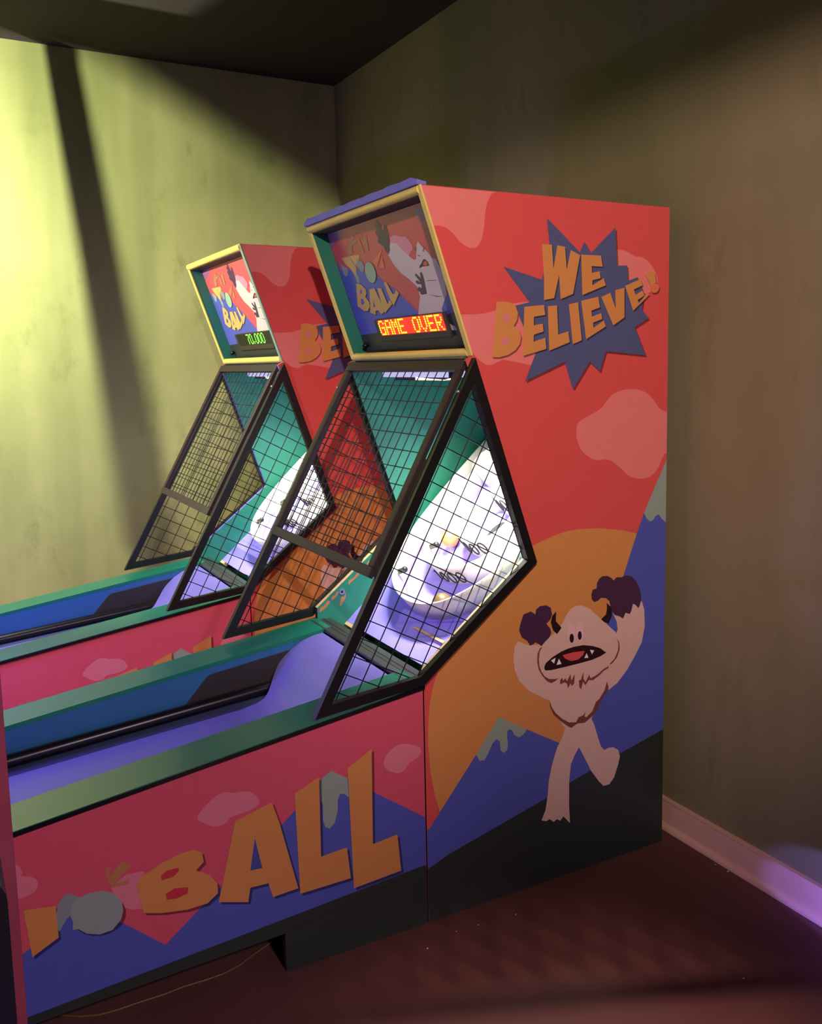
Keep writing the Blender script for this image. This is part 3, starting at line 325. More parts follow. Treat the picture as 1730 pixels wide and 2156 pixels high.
ART_MARQUEE = [('mountain', [(0.7886, 0.129), (0.7975, 0.1656), (0.7475, 0.1693), (0.709, 0.1743), (0.6621, 0.1753), (0.6181, 0.1929), (0.5263, 0.211), (0.4992, 0.2322), (0.4413, 0.2603), (0.3309, 0.3435), (0.1211, 0.301), (0.0418, 0.3731), (0.0961, 0.468), (0.808, 0.468), (0.808, 0.1592)]),
 ('ground', [(0.808, 0.4015), (0.8041, 0.4011), (0.4626, 0.3913), (0.1211, 0.3584), (0.022, 0.3571), (0.022, 0.468), (0.808, 0.468)]),
 ('cloud', [(0.7065, 0.03), (0.7018, 0.0313), (0.6854, 0.0369), (0.6774, 0.041), (0.6748, 0.0453), (0.6766, 0.0497), (0.6817, 0.0541), (0.6918, 0.0583), (0.7068, 0.0626), (0.7236, 0.0668), (0.7389, 0.0708), (0.7519, 0.0746), (0.7645, 0.0783), (0.7766, 0.0816), (0.7883, 0.0843), (0.8019, 0.0879), (0.808, 0.0895), (0.808, 0.0527), (0.7917, 0.035), (0.7841, 0.03)]),
 ('cloud', [(0.1563, 0.0541), (0.1446, 0.0529), (0.1286, 0.0534), (0.1133, 0.0553), (0.103, 0.0583), (0.0992, 0.063), (0.0994, 0.0694), (0.102, 0.0761), (0.1055, 0.0818), (0.1103, 0.0862), (0.117, 0.0901), (0.1244, 0.0932), (0.1312, 0.0951), (0.1375, 0.0955), (0.1437, 0.0948), (0.1495, 0.0931), (0.1544, 0.0908), (0.1586, 0.0878), (0.1622, 0.0839), (0.1647, 0.0795), (0.1658, 0.0749), (0.166, 0.0695), (0.1652, 0.0632), (0.1623, 0.0576)]),
 ('ice', [(0.7742, 0.1492), (0.7333, 0.167), (0.7341, 0.1768), (0.7485, 0.1891), (0.7651, 0.1942), (0.7753, 0.1878), (0.7791, 0.1699)]),
 ('ice', [(0.6915, 0.1346), (0.6169, 0.1333), (0.6168, 0.1476), (0.646, 0.1661), (0.674, 0.168), (0.6739, 0.1899), (0.6674, 0.2076), (0.6811, 0.2285), (0.6922, 0.2201), (0.6959, 0.2026), (0.6997, 0.1703)]),
 ('fur2', [(0.4075, 0.1568), (0.3863, 0.1414), (0.3699, 0.1257), (0.3384, 0.1231), (0.2972, 0.1605), (0.2564, 0.1898), (0.2394, 0.1885), (0.2241, 0.1689), (0.2102, 0.1495), (0.1978, 0.1416), (0.1847, 0.1568), (0.1593, 0.1784), (0.1471, 0.1964), (0.1263, 0.2007), (0.1091, 0.2541), (0.1255, 0.3028), (0.1805, 0.3437), (0.1801, 0.3698), (0.1555, 0.3927), (0.1376, 0.3978), (0.1288, 0.4111), (0.1699, 0.4094), (0.1957, 0.3952), (0.2107, 0.3769), (0.3396, 0.3566), (0.2876, 0.2993), (0.2858, 0.2685), (0.3239, 0.241), (0.3624, 0.2196), (0.391, 0.1899)]),
 ('cloud2', [(0.3583, 0.1097), (0.3304, 0.105), (0.31, 0.1105), (0.2945, 0.1157), (0.2678, 0.1181), (0.2482, 0.1301), (0.2376, 0.1483), (0.2421, 0.1584), (0.2651, 0.1685), (0.2792, 0.1755), (0.2972, 0.1605), (0.314, 0.1434), (0.3337, 0.1302), (0.3699, 0.1257)]),
 ('paw', [(0.409, 0.0481), (0.3996, 0.056), (0.3958, 0.0785), (0.3887, 0.086), (0.3749, 0.0693), (0.3661, 0.069), (0.3602, 0.0746), (0.3611, 0.0984), (0.3754, 0.1251), (0.3846, 0.1461), (0.4038, 0.1572), (0.4156, 0.1469), (0.4201, 0.1285), (0.4448, 0.1166), (0.4492, 0.107), (0.4372, 0.1063), (0.444, 0.0876), (0.4451, 0.0807), (0.4371, 0.0784), (0.4252, 0.0834), (0.4335, 0.0667), (0.4291, 0.0596), (0.4171, 0.0657), (0.4182, 0.0534)]),
 ('paw', [(0.2742, 0.2302), (0.2671, 0.23), (0.2476, 0.2457), (0.2434, 0.2309), (0.2367, 0.2277), (0.2305, 0.23), (0.2286, 0.2388), (0.2307, 0.258), (0.235, 0.2749), (0.2396, 0.2945), (0.275, 0.2943), (0.2791, 0.29), (0.2777, 0.2857), (0.289, 0.2804), (0.2871, 0.2739), (0.2751, 0.2699), (0.2622, 0.2749), (0.2554, 0.2645), (0.2803, 0.2602), (0.2865, 0.2542), (0.2799, 0.2493), (0.2697, 0.2513), (0.2579, 0.2578), (0.2769, 0.2343)]),
 ('mouth', [(0.2369, 0.2176), (0.2326, 0.2105), (0.2156, 0.2038), (0.2041, 0.1965), (0.1909, 0.1933), (0.1756, 0.2037), (0.1736, 0.2155), (0.1961, 0.2149), (0.2179, 0.2142)]),
 ('red', [(0.2102, 0.2107), (0.2011, 0.2021), (0.1861, 0.1995), (0.1794, 0.2096), (0.195, 0.2133)]),
 ('beard', [(0.2232, 0.1758), (0.218, 0.1802), (0.2069, 0.1804), (0.2158, 0.1836), (0.2229, 0.1807)]),
 ('beard', [(0.1767, 0.1567), (0.1713, 0.1646), (0.1805, 0.1739), (0.1874, 0.1711), (0.1783, 0.1659)]),
 ('beard', [(0.2275, 0.1537), (0.2209, 0.1608), (0.2249, 0.1667), (0.2294, 0.1599)]),
 ('beard', [(0.2133, 0.2552), (0.1587, 0.259), (0.1596, 0.2604), (0.2143, 0.2568)]),
 ('beard', [(0.2269, 0.2972), (0.179, 0.3051), (0.1464, 0.308), (0.1847, 0.3073)]),
 ('tan2', [(0.6834, 0.1066), (0.6439, 0.0803), (0.607, 0.0709), (0.6017, 0.0786), (0.6314, 0.0866), (0.5912, 0.0869), (0.5937, 0.0936), (0.6384, 0.1023), (0.6507, 0.1247), (0.6878, 0.1302)]),
 ('tan2', [(0.5818, 0.0858), (0.5681, 0.0829), (0.5669, 0.1063), (0.5649, 0.1321), (0.5838, 0.1276), (0.5928, 0.1031)]),
 ('tan2', [(0.5385, 0.0844), (0.5127, 0.0865), (0.5285, 0.1317), (0.553, 0.1312)]),
 ('tan2', [(0.5504, 0.0748), (0.537, 0.0754), (0.5495, 0.0841), (0.5613, 0.0814)]),
 ('yellow2', [(0.7522, 0.1305), (0.6833, 0.1319), (0.6777, 0.1507), (0.6612, 0.1742), (0.6839, 0.1988), (0.696, 0.1878), (0.7108, 0.1692), (0.7352, 0.1544)]),
 ('yellow2', [(0.684, 0.1306), (0.609, 0.1342), (0.6122, 0.1433), (0.6362, 0.1539), (0.6595, 0.1647), (0.6649, 0.1569)]),
 ('peach', [(0.5304, 0.1662), (0.434, 0.137), (0.5083, 0.1871)]),
 ('peach', [(0.4495, 0.1544), (0.4575, 0.1956), (0.4917, 0.1899)]),
 ('grey', [(0.6469, 0.1636), (0.6176, 0.1523), (0.5982, 0.1603), (0.5972, 0.1734), (0.6181, 0.1929), (0.6377, 0.1886)]),
 ('shade', [(0.522, 0.1996), (0.5248, 0.21), (0.5312, 0.2195), (0.5407, 0.2272), (0.5524, 0.2324), (0.5651, 0.2345), (0.5776, 0.2333), (0.5887, 0.2288), (0.5972, 0.2215), (0.6023, 0.2121), (0.6033, 0.2016), (0.6004, 0.191), (0.5936, 0.1814), (0.5838, 0.1737), (0.572, 0.1687), (0.5593, 0.1669), (0.547, 0.1683), (0.5362, 0.1729), (0.528, 0.1801), (0.5231, 0.1893)]),
 ('grey3', [(0.5296, 0.1974), (0.5324, 0.2061), (0.5376, 0.2143), (0.5448, 0.2214), (0.5536, 0.2269), (0.5634, 0.2304), (0.5734, 0.2318), (0.5831, 0.2308), (0.5918, 0.2275), (0.5988, 0.2222), (0.6036, 0.2151), (0.606, 0.2069), (0.6056, 0.198), (0.6026, 0.1892), (0.5972, 0.1809), (0.5898, 0.1739), (0.5808, 0.1685), (0.571, 0.1651), (0.561, 0.164), (0.5515, 0.1652), (0.5431, 0.1685), (0.5363, 0.1738), (0.5316, 0.1807), (0.5294, 0.1888)]),
 ('shade', [(0.6944, 0.2259), (0.6594, 0.2337), (0.6376, 0.2502), (0.6402, 0.2646), (0.6601, 0.2754), (0.6427, 0.2939), (0.6499, 0.3107), (0.6773, 0.3239), (0.7054, 0.3222), (0.7433, 0.3022), (0.712, 0.2517)]),
 ('shade', [(0.609, 0.2536), (0.5696, 0.2532), (0.5578, 0.2924), (0.5563, 0.3347), (0.5829, 0.3412), (0.594, 0.3264), (0.6172, 0.3275), (0.6242, 0.3406), (0.6598, 0.3312)]),
 ('shade', [(0.5489, 0.2549), (0.5208, 0.2571), (0.5114, 0.3099), (0.4865, 0.2974), (0.4788, 0.312), (0.5502, 0.3375), (0.559, 0.3236)]),
 ('shade', [(0.4902, 0.2409), (0.4713, 0.2402), (0.4541, 0.281), (0.4387, 0.281), (0.4229, 0.2696), (0.4091, 0.2821), (0.4729, 0.3183), (0.4833, 0.2929)]),
 ('tan3', [(0.6996, 0.222), (0.6646, 0.2299), (0.6427, 0.2463), (0.6453, 0.2608), (0.6653, 0.2716), (0.6478, 0.2901), (0.655, 0.3069), (0.6826, 0.3201), (0.7106, 0.3184), (0.7487, 0.2983), (0.7173, 0.2478)]),
 ('tan3', [(0.614, 0.2499), (0.5745, 0.2494), (0.5627, 0.2887), (0.5612, 0.331), (0.5879, 0.3375), (0.599, 0.3227), (0.6222, 0.3237), (0.6293, 0.3369), (0.665, 0.3274)]),
 ('tan3', [(0.5537, 0.2511), (0.5256, 0.2534), (0.5162, 0.3063), (0.4913, 0.2938), (0.4835, 0.3084), (0.5551, 0.3338), (0.5639, 0.32)]),
 ('tan3', [(0.4949, 0.2372), (0.476, 0.2365), (0.4587, 0.2774), (0.4433, 0.2774), (0.4275, 0.266), (0.4136, 0.2786), (0.4776, 0.3147), (0.488, 0.2893)]),
 ('mountain', [(0.6838, 0.243), (0.6745, 0.2462), (0.6763, 0.2559), (0.6883, 0.26), (0.6948, 0.257)]),
 ('mountain', [(0.7032, 0.275), (0.6864, 0.28), (0.6838, 0.2901), (0.7003, 0.2977), (0.7144, 0.293)]),
 ('mountain', [(0.6101, 0.2854), (0.6116, 0.3097), (0.6287, 0.3098)])]
WID, TH = 0.83, 0.02
PA, PB, PC, PD = (0.824, 0.687), (1.326, 1.620), (1.5275, 1.0236), (1.147, 0.7197)     # corners of the side cage
MA, MBt = V((1.177, 0, 2.0745)), V((1.330, 0, 1.6245))                                # marquee front edge
MD = (MBt-MA).normalized(); MN = V((-MD.z, 0, MD.x))                                  # along the edge, inward
def MP(y, s, dep): return MA + MD*s + MN*dep + V((0, y, 0))
def zr(x): return 0.5548 + 0.138*x                                                    # rail top
def zl(x):                                                                            # lane surface with its jump hump
    K = [(0.80, 0.532), (0.85, 0.543), (0.90, 0.563), (0.94, 0.592), (0.975, 0.628), (1.01, 0.660), (1.05, 0.683), (1.09, 0.695), (1.14, 0.702)]
    if x <= K[0][0]: return 0.532 + 0.093*(x-0.80)
    for (a, b), (c, d) in zip(K, K[1:]):
        if x <= c: return b + (d-b)*(x-a)/(c-a)
    return K[-1][1]
PF0 = V((1.183, 0, 0.72)); PFD = V((1, 0, 0.885)).normalized(); PFN = V((-PFD.z, 0, PFD.x))
def PF(p, y, h): return PF0 + PFD*p + PFN*h + V((0, y, 0))                             # point on the target board frame
def clipseg(p, d, poly):
    t0, t1 = -9.0, 9.0; n = len(poly)
    area2 = sum(poly[i][0]*poly[(i+1) % n][1]-poly[(i+1) % n][0]*poly[i][1] for i in range(n)); sg = 1 if area2 > 0 else -1
    for i in range(n):
        a, b = poly[i], poly[(i+1) % n]; nx, nz = -(b[1]-a[1])*sg, (b[0]-a[0])*sg
        dist = nx*(p[0]-a[0])+nz*(p[1]-a[1]); dd = nx*d[0]+nz*d[1]
        if abs(dd) < 1e-9:
            if dist < 0: return None
        elif dd > 0: t0 = max(t0, -dist/dd)
        else: t1 = min(t1, -dist/dd)
    return (t0, t1) if t1-t0 > 0.004 else None
def inset(poly, w_):
    n = len(poly); area2 = sum(poly[i][0]*poly[(i+1) % n][1]-poly[(i+1) % n][0]*poly[i][1] for i in range(n)); sg = 1 if area2 > 0 else -1
    L_ = []
    for i in range(n):
        a, b = poly[i], poly[(i+1) % n]; l = math.hypot(b[0]-a[0], b[1]-a[1]); nx, nz = -(b[1]-a[1])*sg/l, (b[0]-a[0])*sg/l
        L_.append((nx, nz, nx*a[0]+nz*a[1]+w_))
    out = []
    for i in range(n):
        a, b, c = L_[i-1]; d, e, f = L_[i]; D = a*e-b*d
        out.append(((c*e-b*f)/D, (a*f-c*d)/D))
    return out
FONT = {'G': "01110 10001 10000 10111 10001 10001 01111", 'A': "01110 10001 10001 11111 10001 10001 10001", 'M': "10001 11011 10101 10101 10001 10001 10001",
 'E': "11111 10000 10000 11110 10000 10000 11111", ' ': "00000 00000 00000 00000 00000 00000 00000", 'O': "01110 10001 10001 10001 10001 10001 01110",
 'V': "10001 10001 10001 10001 10001 01010 00100", 'R': "11110 10001 10001 11110 10100 10010 10001", '7': "11111 00001 00010 00100 00100 00100 00100",
 '0': "01110 10001 10001 10001 10001 10001 01110", ',': "000 000 000 000 000 010 100"}
def text_dots(txt):
    x = 0; out = []
    for ch in txt:
        rows = FONT[ch].split()
        for r_, row in enumerate(rows):
            for c_, b in enumerate(row):
                if b == '1': out.append((x+c_, r_))
        x += len(rows[0])+1
    return out, x-1
def digits_strokes(txt):
    S = {'0': [(0.3+0.2*math.cos(a*math.pi/8), 0.5+0.5*math.sin(a*math.pi/8)) for a in range(17)], '1': [(0.15, 0.8), (0.3, 1), (0.3, 0)],
         '2': [(0.1, 0.8), (0.3, 1), (0.5, 0.8), (0.45, 0.55), (0.1, 0), (0.52, 0)], '3': [(0.1, 0.85), (0.3, 1), (0.5, 0.8), (0.28, 0.55), (0.5, 0.3), (0.3, 0), (0.08, 0.15)]}
    return [[(x+i*0.62, z) for x, z in S[c]] for i, c in enumerate(txt)]

def make_machine(origin, label, text, colour, near):
    root = empty('arcade_machine', origin)
    tag(root, label, 'arcade machine', 'ball rolling arcade machines')
    edge_lo = 'raw_wood' if near else 'lavender_edge'
    edge_hi = 'dark_gap' if near else 'lavender_edge'
    # --- cabinet sides with the printed mural
    qi = inset([PA, PB, PC, PD], 0.020)
    def lerp_z(a, b, z): t_ = (z-a[1])/(b[1]-a[1]); return (a[0]+(b[0]-a[0])*t_, z)
    def lerp_x(a, b, x): t_ = (x-a[0])/(b[0]-a[0]); return (x, a[1]+(b[1]-a[1])*t_)
    prof = [(1.1570, 0.0), (2.046, 0.0), (2.046, 2.0745), (1.177, 2.0745), (1.330, 1.624), lerp_z(qi[1], qi[2], 1.612), qi[2], lerp_x(qi[3], qi[2], 1.157)]
    def rim(a, b):
        if (a, b) in ((prof[0], prof[1]), (prof[1], prof[2])): return 'print_ground'
        if (a, b) == (prof[7], prof[0]): return 'dark_gap'
        if (a, b) == (prof[6], prof[7]): return edge_lo
        if (a, b) == (prof[5], prof[6]): return edge_hi
        if (a, b) == (prof[3], prof[4]): return 'yellow_trim'
        return 'print_red'
    for side in (0, 1):
        m_ = MB()
        if side == 0:
            m_.prism(prof, 0, TH, 'print_red', 'teal_paint', rim)
            for i, (c, pts) in enumerate(ART_CAB): m_.poly([(x, -0.0003-0.00005*i, z) for x, z in pts], 'print_'+c)
        else:
            m_.prism(prof, WID-TH, WID, 'teal_paint', 'print_red', rim)
            if near:
                for (x, z, sx, sz) in [(1.185, 0.755, .028, .012), (1.225, 0.787, .02, .01), (1.30, .842, .03, .008), (1.255, .770, .016, .02), (1.375, .902, .03, .009), (1.43, .946, .03, .008)]:
                    m_.poly([(x+sx*(1+.3*math.sin(5*k))*math.cos(k*.6)*.8+sz*.5*math.sin(k*.6), WID-TH-0.0006, z+sx*.75*math.cos(k*.6)*.8+sz*(1+.3*math.cos(3*k))*math.sin(k*.6)) for k in range(10)], 'chipped_wood')
        tag(m_.build('side_panel', root), 'red side panel printed with clouds, an orange sun, mountains and a roaring white yeti' if side == 0 else 'teal inner face of the far side panel')
    # --- lane section sides
    def lane_prof(): return [(1.153, 0.0), (1.153, zr(1.153)-0.0135), (-0.95, zr(-0.95)-0.0135), (-0.95, 0.052), (0.727, 0.1093), (0.727, 0.0)]
    for side in (0, 1):
        m_ = MB()
        if side == 0:
            m_.prism(lane_prof(), 0, TH, 'print_lred', 'blue_paint', 'print_ground')
            for i, (c, pts) in enumerate(ART_LANE): m_.poly([(x, -0.0003-0.00005*i, z) for x, z in pts], 'print_'+c)
            m_.poly([(0.727, -0.0022, 0), (1.153, -0.0022, 0), (1.153, -0.0022, 0.17), (0.727, -0.0022, 0.111)], 'print_ground')
        else: m_.prism(lane_prof(), WID-TH, WID, 'blue_paint', 'print_lred', 'print_ground')
        tag(m_.build('lane_side_panel', root), 'pink and blue side panel with orange lettering' if side == 0 else None)
    # --- rails (glossy green boards) with black edging
    for y0, y1, ye in ((-0.004, 0.145, -0.0065), (0.688, WID+0.004, WID+0.0065)):
        pr = [(-0.95, zr(-0.95)-0.013), (1.157, zr(1.157)-0.013), (1.157, zr(1.157)), (-0.95, zr(-0.95))]
        r_ = MB().prism(pr, y0, y1, 'green_rail').build('rail', root, bevel=0.002)
        ya, yb = (ye, y0) if ye < 0 else (y1, ye)
        MB().prism([(-0.95, zr(-0.95)-0.013), (1.157, zr(1.157)-0.013), (1.157, zr(1.157)-0.002), (-0.95, zr(-0.95)-0.002)], ya, yb, 'black_rubber').build('edging', r_)
    # --- inner walls beside the lane
    for y0, y1 in ((0.127, 0.145), (0.688, 0.706)):
        pr = [(-0.95, 0.25), (1.125, 0.42), (1.125, zr(1.125)-0.0135), (-0.95, zr(-0.95)-0.0135)]
        MB().prism(pr, y0, y1, 'blue_paint').build('inner_wall', root)
    # dark access panel on the far inner wall
    def acc(y): return [(0.64, zr(0.64)-0.123), (0.99, zr(0.99)-0.135), (1.022, zr(1.02)-0.036), (0.735, zr(0.735)-0.036), (0.722, zr(0.722)-0.044)]
    MB().prism(acc(0), 0.6845, 0.6885, 'brown_black').build('access_panel', root, bevel=0.0015)
    # --- lane with ball jump
    xs = [-0.95+0.1*i for i in range(17)]+[0.68, 0.73, 0.78]+[0.80+0.0125*i for i in range(28)]; xs = [x for x in xs if x <= 1.135]
    def ye(x):
        if x < 0.86: return 0.562
        if x > 0.975: return 0.6845
        t = (x-0.86)/0.115; return 0.562+0.1225*t*t*(3-2*t)
    vs = []; fs = []; ny = 8
    for x in xs:
        for j in range(ny+1): vs.append((x, 0.146+(ye(x)-0.146)*j/ny, zl(x)))
    for i in range(len(xs)-1):
        for j in range(ny): a = i*(ny+1)+j; fs.append((a, a+1, a+ny+2, a+ny+1))
    m_ = MB().add(vs, fs, 'lavender_lane', True)
    vs = []; fs = []
    for x in xs: vs += [(x, ye(x), zl(x)), (x, ye(x)+0.0001, zl(x)-0.035 if x < 0.9 else 0.50)]
    for i in range(len(xs)-1): fs.append((2*i, 2*i+1, 2*i+3, 2*i+2))
    m_.add(vs, fs, 'lavender_lane', True)
    ln = m_.build('lane', root)
    # gutter and black cushion bar
    MB().prism([(-0.95, 0.33), (1.0, 0.525), (1.0, 0.538), (-0.95, 0.358)], 0.563, 0.688, 'gutter_grey').build('gutter', root)
    MB().tube([(x, 0.667, 0.470+0.093*(x-0.146)+0.006) for x in (-0.95, -0.4, 0.2, 0.6, 0.955)], 0.0205, 'black_rubber', 14).build('cushion_bar', root)
    # --- sill between lane and target, dark ball gap
    m_ = MB().box(1.132, 1.158, 0.021, WID-0.021, 0.700, 0.712, 'aluminium').box(1.163, 1.205, 0.021, WID-0.021, 0.700, 0.710, 'aluminium').box(1.158, 1.163, 0.021, WID-0.021, 0.69, 0.703, 'dark_gap')
    m_.box(1.178, 1.184, 0.021, WID-0.021, 0.710, 0.7125, 'aluminium'); m_.build('sill', root)
    MB().box(1.205, 1.30, 0.021, WID-0.021, 0.52, 0.53, 'dark_gap').box(1.200, 1.206, 0.021, WID-0.021, 0.53, 0.70, 'dark_gap').build('ball_trough', root)
    # --- front, back, top, underside
    MB().box(-0.97, -0.95, 0, WID, 0.06, zr(-0.95), 'print_mountain').build('front_panel', root)
    MB().box(2.026, 2.046, TH, WID-TH, 0.02, 2.054, 'teal_paint').build('back_panel', root)
    MB().box(1.187, 2.046, TH+0.0005, WID-TH-0.0005, 2.050, 2.0735, 'brown_black').build('top_panel', root)
    MB().prism([(1.340, 1.600), (2.026, 1.600), (2.026, 1.618), (1.333, 1.618)], TH, WID-TH, 'teal_paint').build('compartment_ceiling', root)
    if near:
        m_ = MB(); n = 24; tp = []; 
        for i in range(n+1):
            y = 0.001+(WID+0.001)*i/n; tp.append((y, 0.021+0.0012*math.sin(i*1.7)+0.001*math.sin(i*3.1)-(0.008 if i in (0, n) else 0)))
        vs = []; fs = []
        for y, h in tp: vs += [(1.166, y, 2.0752), (1.166, y, 2.0752+h), (2.046, y, 2.0752+0.6*h), (2.046, y, 2.0752)]
        for i in range(n):
            a = 4*i
            for k in range(4): fs.append((a+k, a+(k+1) % 4, a+4+(k+1) % 4, a+4+k))
        fs += [(0, 1, 2, 3), (4*n+3, 4*n+2, 4*n+1, 4*n)]
        # thin ragged strip along the front only
        m_.add([(x if x < 1.2 else 1.195, y, z) for x, y, z in vs], fs, 'topper_blue'); tag(m_.build('top_strip', root), 'lavender blue strip along the front top edge')
    # --- marquee
    m_ = MB(); m_.poly([MP(0.02, 0.03, 0.05), MP(WID-0.02, 0.03, 0.05), MP(WID-0.02, 0.475, 0.05), MP(0.02, 0.475, 0.05)], 'print_mred')
    m_.poly([MP(0.02, 0.035, 0.06), MP(WID-0.02, 0.035, 0.06), MP(WID-0.02, 0.475, 0.06), MP(0.02, 0.475, 0.06)], 'print_mred')
    for i, (c, pts) in enumerate(ART_MARQUEE): m_.poly([MP(y, s_, 0.0496-0.00005*i) for y, s_ in pts], 'print_'+c)
    tag(m_.build('marquee_art', root), 'recessed picture panel with BALL lettering and a white creature')
    MB().tube([MP(0.012, 0.011, 0.004), MP(WID/2, 0.0105, 0.003), MP(WID-0.008, 0.011, 0.004)], 0.0135, 'yellow_trim', 12).build('top_trim', root)
    MB().tube([MP(0.02, 0.466, 0.006), MP(WID/2, 0.466, 0.005), MP(WID-0.008, 0.466, 0.006)], 0.0125, 'yellow_trim', 12).build('bottom_trim', root)
    for y0, y1, sd in ((-0.002, TH+0.001, 0), (WID-TH-0.001, WID+0.002, 1)):
        m_ = MB(); c = MP((y0+y1)/2, 0.236, -0.001)
        m_.obox(c, MD*0.237, V((0, (y1-y0)/2, 0)), MN*0.003, 'pale_green_trim' if (not near and sd == 0) else 'yellow_trim'); m_.build('side_trim', root, bevel=0.0015)
    MB().obox(MP(WID/2, 0.484, 0.012), MD*0.006, V((0, WID/2-0.01, 0)), MN*0.012, 'dark_gap').build('hinge_strip', root)
    MB().ball(MP(0.775, 0.437, 0.040), 0.010, 'black_rubber', 12, 8).tube([MP(0.775, 0.437, 0.05), MP(0.775, 0.437, 0.03)], 0.005, 'black_rubber', 8).build('door_knob', root)
    # score display
    d_ = MB().obox(MP(0.399, 0.390, 0.044), MD*0.038, V((0, 0.241, 0)), MN*0.005, 'display_case').build('score_display', root, bevel=0.002)
    tag(d_, 'dot display reading '+text)
    m_ = MB().poly([MP(y, s_, 0.0386) for y, s_ in ((0.170, 0.3545), (0.613, 0.3545), (0.613, 0.4065), (0.170, 0.4065))], 'led_red_glow' if near else 'led_off')
    m_.build('screen', d_)
    dots, wd = text_dots(text); m_ = MB()
    if near:
        px = 0.434/wd; ph = 0.0072; y_left = 0.609; s0 = 0.3588
        lit = set(dots); allp = [(i, j) for i in range(wd+1) for j in range(7)]
    else:
        px = 0.0072; ph = 0.0066; y_left = 0.475; s0 = 0.360; lit = set(dots); allp = list(lit)
    for (i, j) in allp:
        c = MP(y_left-i*px, s0+j*ph, 0.0381); on_ = (i, j) in lit
        hw, hh = (px*0.46, ph*0.36) if on_ else (px*0.2, ph*0.22)
        m_.poly([c+V((0, hw, 0))-MD*hh, c+V((0, -hw, 0))-MD*hh, c+V((0, -hw, 0))+MD*hh, c+V((0, hw, 0))+MD*hh], (colour if on_ else 'led_redrow'))
    tag(m_.build('led_dots', d_), kind='stuff')
    # --- cage: two side frames with wire, one front door
    quad = [PA, PB, PC, PD]; ins = inset(quad, 0.027)
    dv = V((PB[0]-PA[0], 0, PB[1]-PA[1])).normalized(); nv_ = V((dv.z, 0, -dv.x))
    for y0, y1 in ((-0.023, -0.001), (WID+0.001, WID+0.023)):
        m_ = MB()
        for i in range(4):
            a, b = quad[i], quad[(i+1) % 4]; c, d = ins[(i+1) % 4], ins[i]
            m_.prism([a, b, c, d], y0, y1, 'black_metal')
        fr = m_.build('cage_side_frame', root, bevel=0.0025)
        ym = y0+0.017 if y0 < 0.1 else y0+0.005
        m_ = MB(); q2 = inset(quad, 0.020)
        for k in range(-2, 24):
            p = (PA[0]+dv.x*0+nv_.x*(0.041+0.0515*k), PA[1]+nv_.z*(0.041+0.0515*k)); t = clipseg(p, (dv.x, dv.z), q2)
            if t: m_.tube([(p[0]+dv.x*t_, ym, p[1]+dv.z*t_) for t_ in t], 0.0017, 'wire', 6, False)
            s_ = 0.546-0.0515*14+0.0515*k
            p = (PA[0]+dv.x*s_, PA[1]+dv.z*s_); t = clipseg(p, (nv_.x, nv_.z), q2)
            if t: m_.tube([(p[0]+nv_.x*t_, ym+0.003, p[1]+nv_.z*t_) for t_ in t], 0.0017, 'wire', 6, False)
        m_.build('wire_mesh', fr)
    def FP(y, s_, dep): return V((PA[0], 0, PA[1]))+dv*s_+nv_*dep+V((0, y, 0))
    m_ = MB(); L_ = 1.061; s0, s1, ya, yb = 0.393, L_-0.012, 0.012, WID-0.010
    def bar(y0, y1, a, b): m_.obox(FP((y0+y1)/2, (a+b)/2, -0.004), dv*((b-a)/2), V((0, (y1-y0)/2, 0)), nv_*0.008, 'brown_metal')
    bar(ya, yb, s0, s0+0.030); bar(ya, yb, s1-0.032, s1); bar(ya, ya+0.030, s0+0.030, s1-0.032); bar(yb-0.030, yb, s0+0.030, s1-0.032)
    dr = m_.build('cage_door_frame', root, bevel=0.002)
    m_ = MB()
    y = ya+0.05
    while y < yb-0.02: m_.tube([FP(y, s0+0.02, 0.002), FP(y, s1-0.02, 0.002)], 0.0016, 'wire', 6, False); y += 0.0515
    s_ = s1-0.032-0.045
    while s_ > s0+0.035: m_.tube([FP(ya+0.02, s_, 0.005), FP(yb-0.02, s_, 0.005)], 0.0016, 'wire', 6, False); s_ -= 0.0515
    m_.build('wire_mesh', dr)
    MB().obox(FP(WID/2, L_+0.006, 0.010), dv*0.006, V((0, WID/2-0.03, 0)), nv_*0.012, 'aluminium').build('hinge', root)
    for y_ in (0.006, WID-0.006): MB().tube([FP(y_, 0.40, 0.004), FP(y_, 0.75, 0.004)], 0.004, 'brown_metal', 6).build('door_guide', root)
    for y_, s_ in ((-0.012, 0.955), (WID+0.012, 0.955)):
        MB().ball(FP(y_, s_, -0.001), 0.006, 'zinc', 8, 6).build('bolt', root)
    # --- target board and score rings
    H = -0.08
    m_ = MB(); c = PF(0.50, WID/2, H-0.008); m_.obox(c, PFD*0.458, V((0, WID/2-TH-0.001, 0)), PFN*0.008, 'lavender_board')
    m_.obox(PF(0.036, WID-TH-0.03, H-0.010), PFD*0.006, V((0, 0.028, 0)), PFN*0.011, 'raw_wood')
    bd = m_.build('target_board', root)
    def band(path, h0, h1, name, th=0.006, lab=None):
        vs = []; fs = []; n = len(path)
        for i, (p, y) in enumerate(path):
            a = path[max(i-1, 0)]; b = path[min(i+1, n-1)]; tx, ty = b[0]-a[0], b[1]-a[1]; l = math.hypot(tx, ty) or 1
            ox, oy = -ty/l*th, tx/l*th
            vs += [PF(p, y, h0), PF(p, y, h1), PF(p+ox, y+oy, h1), PF(p+ox, y+oy, h0)]
        for i in range(n-1):
            a = 4*i
            for k in range(4): fs.append((a+k, a+(k+1) % 4, a+4+(k+1) % 4, a+4+k))
        fs += [(0, 1, 2, 3), (4*n-1, 4*n-2, 4*n-3, 4*n-4)]
        o = MB().add(vs, fs, 'white_plastic', True).build(name, root)
        if lab: tag(o, lab)
        return o
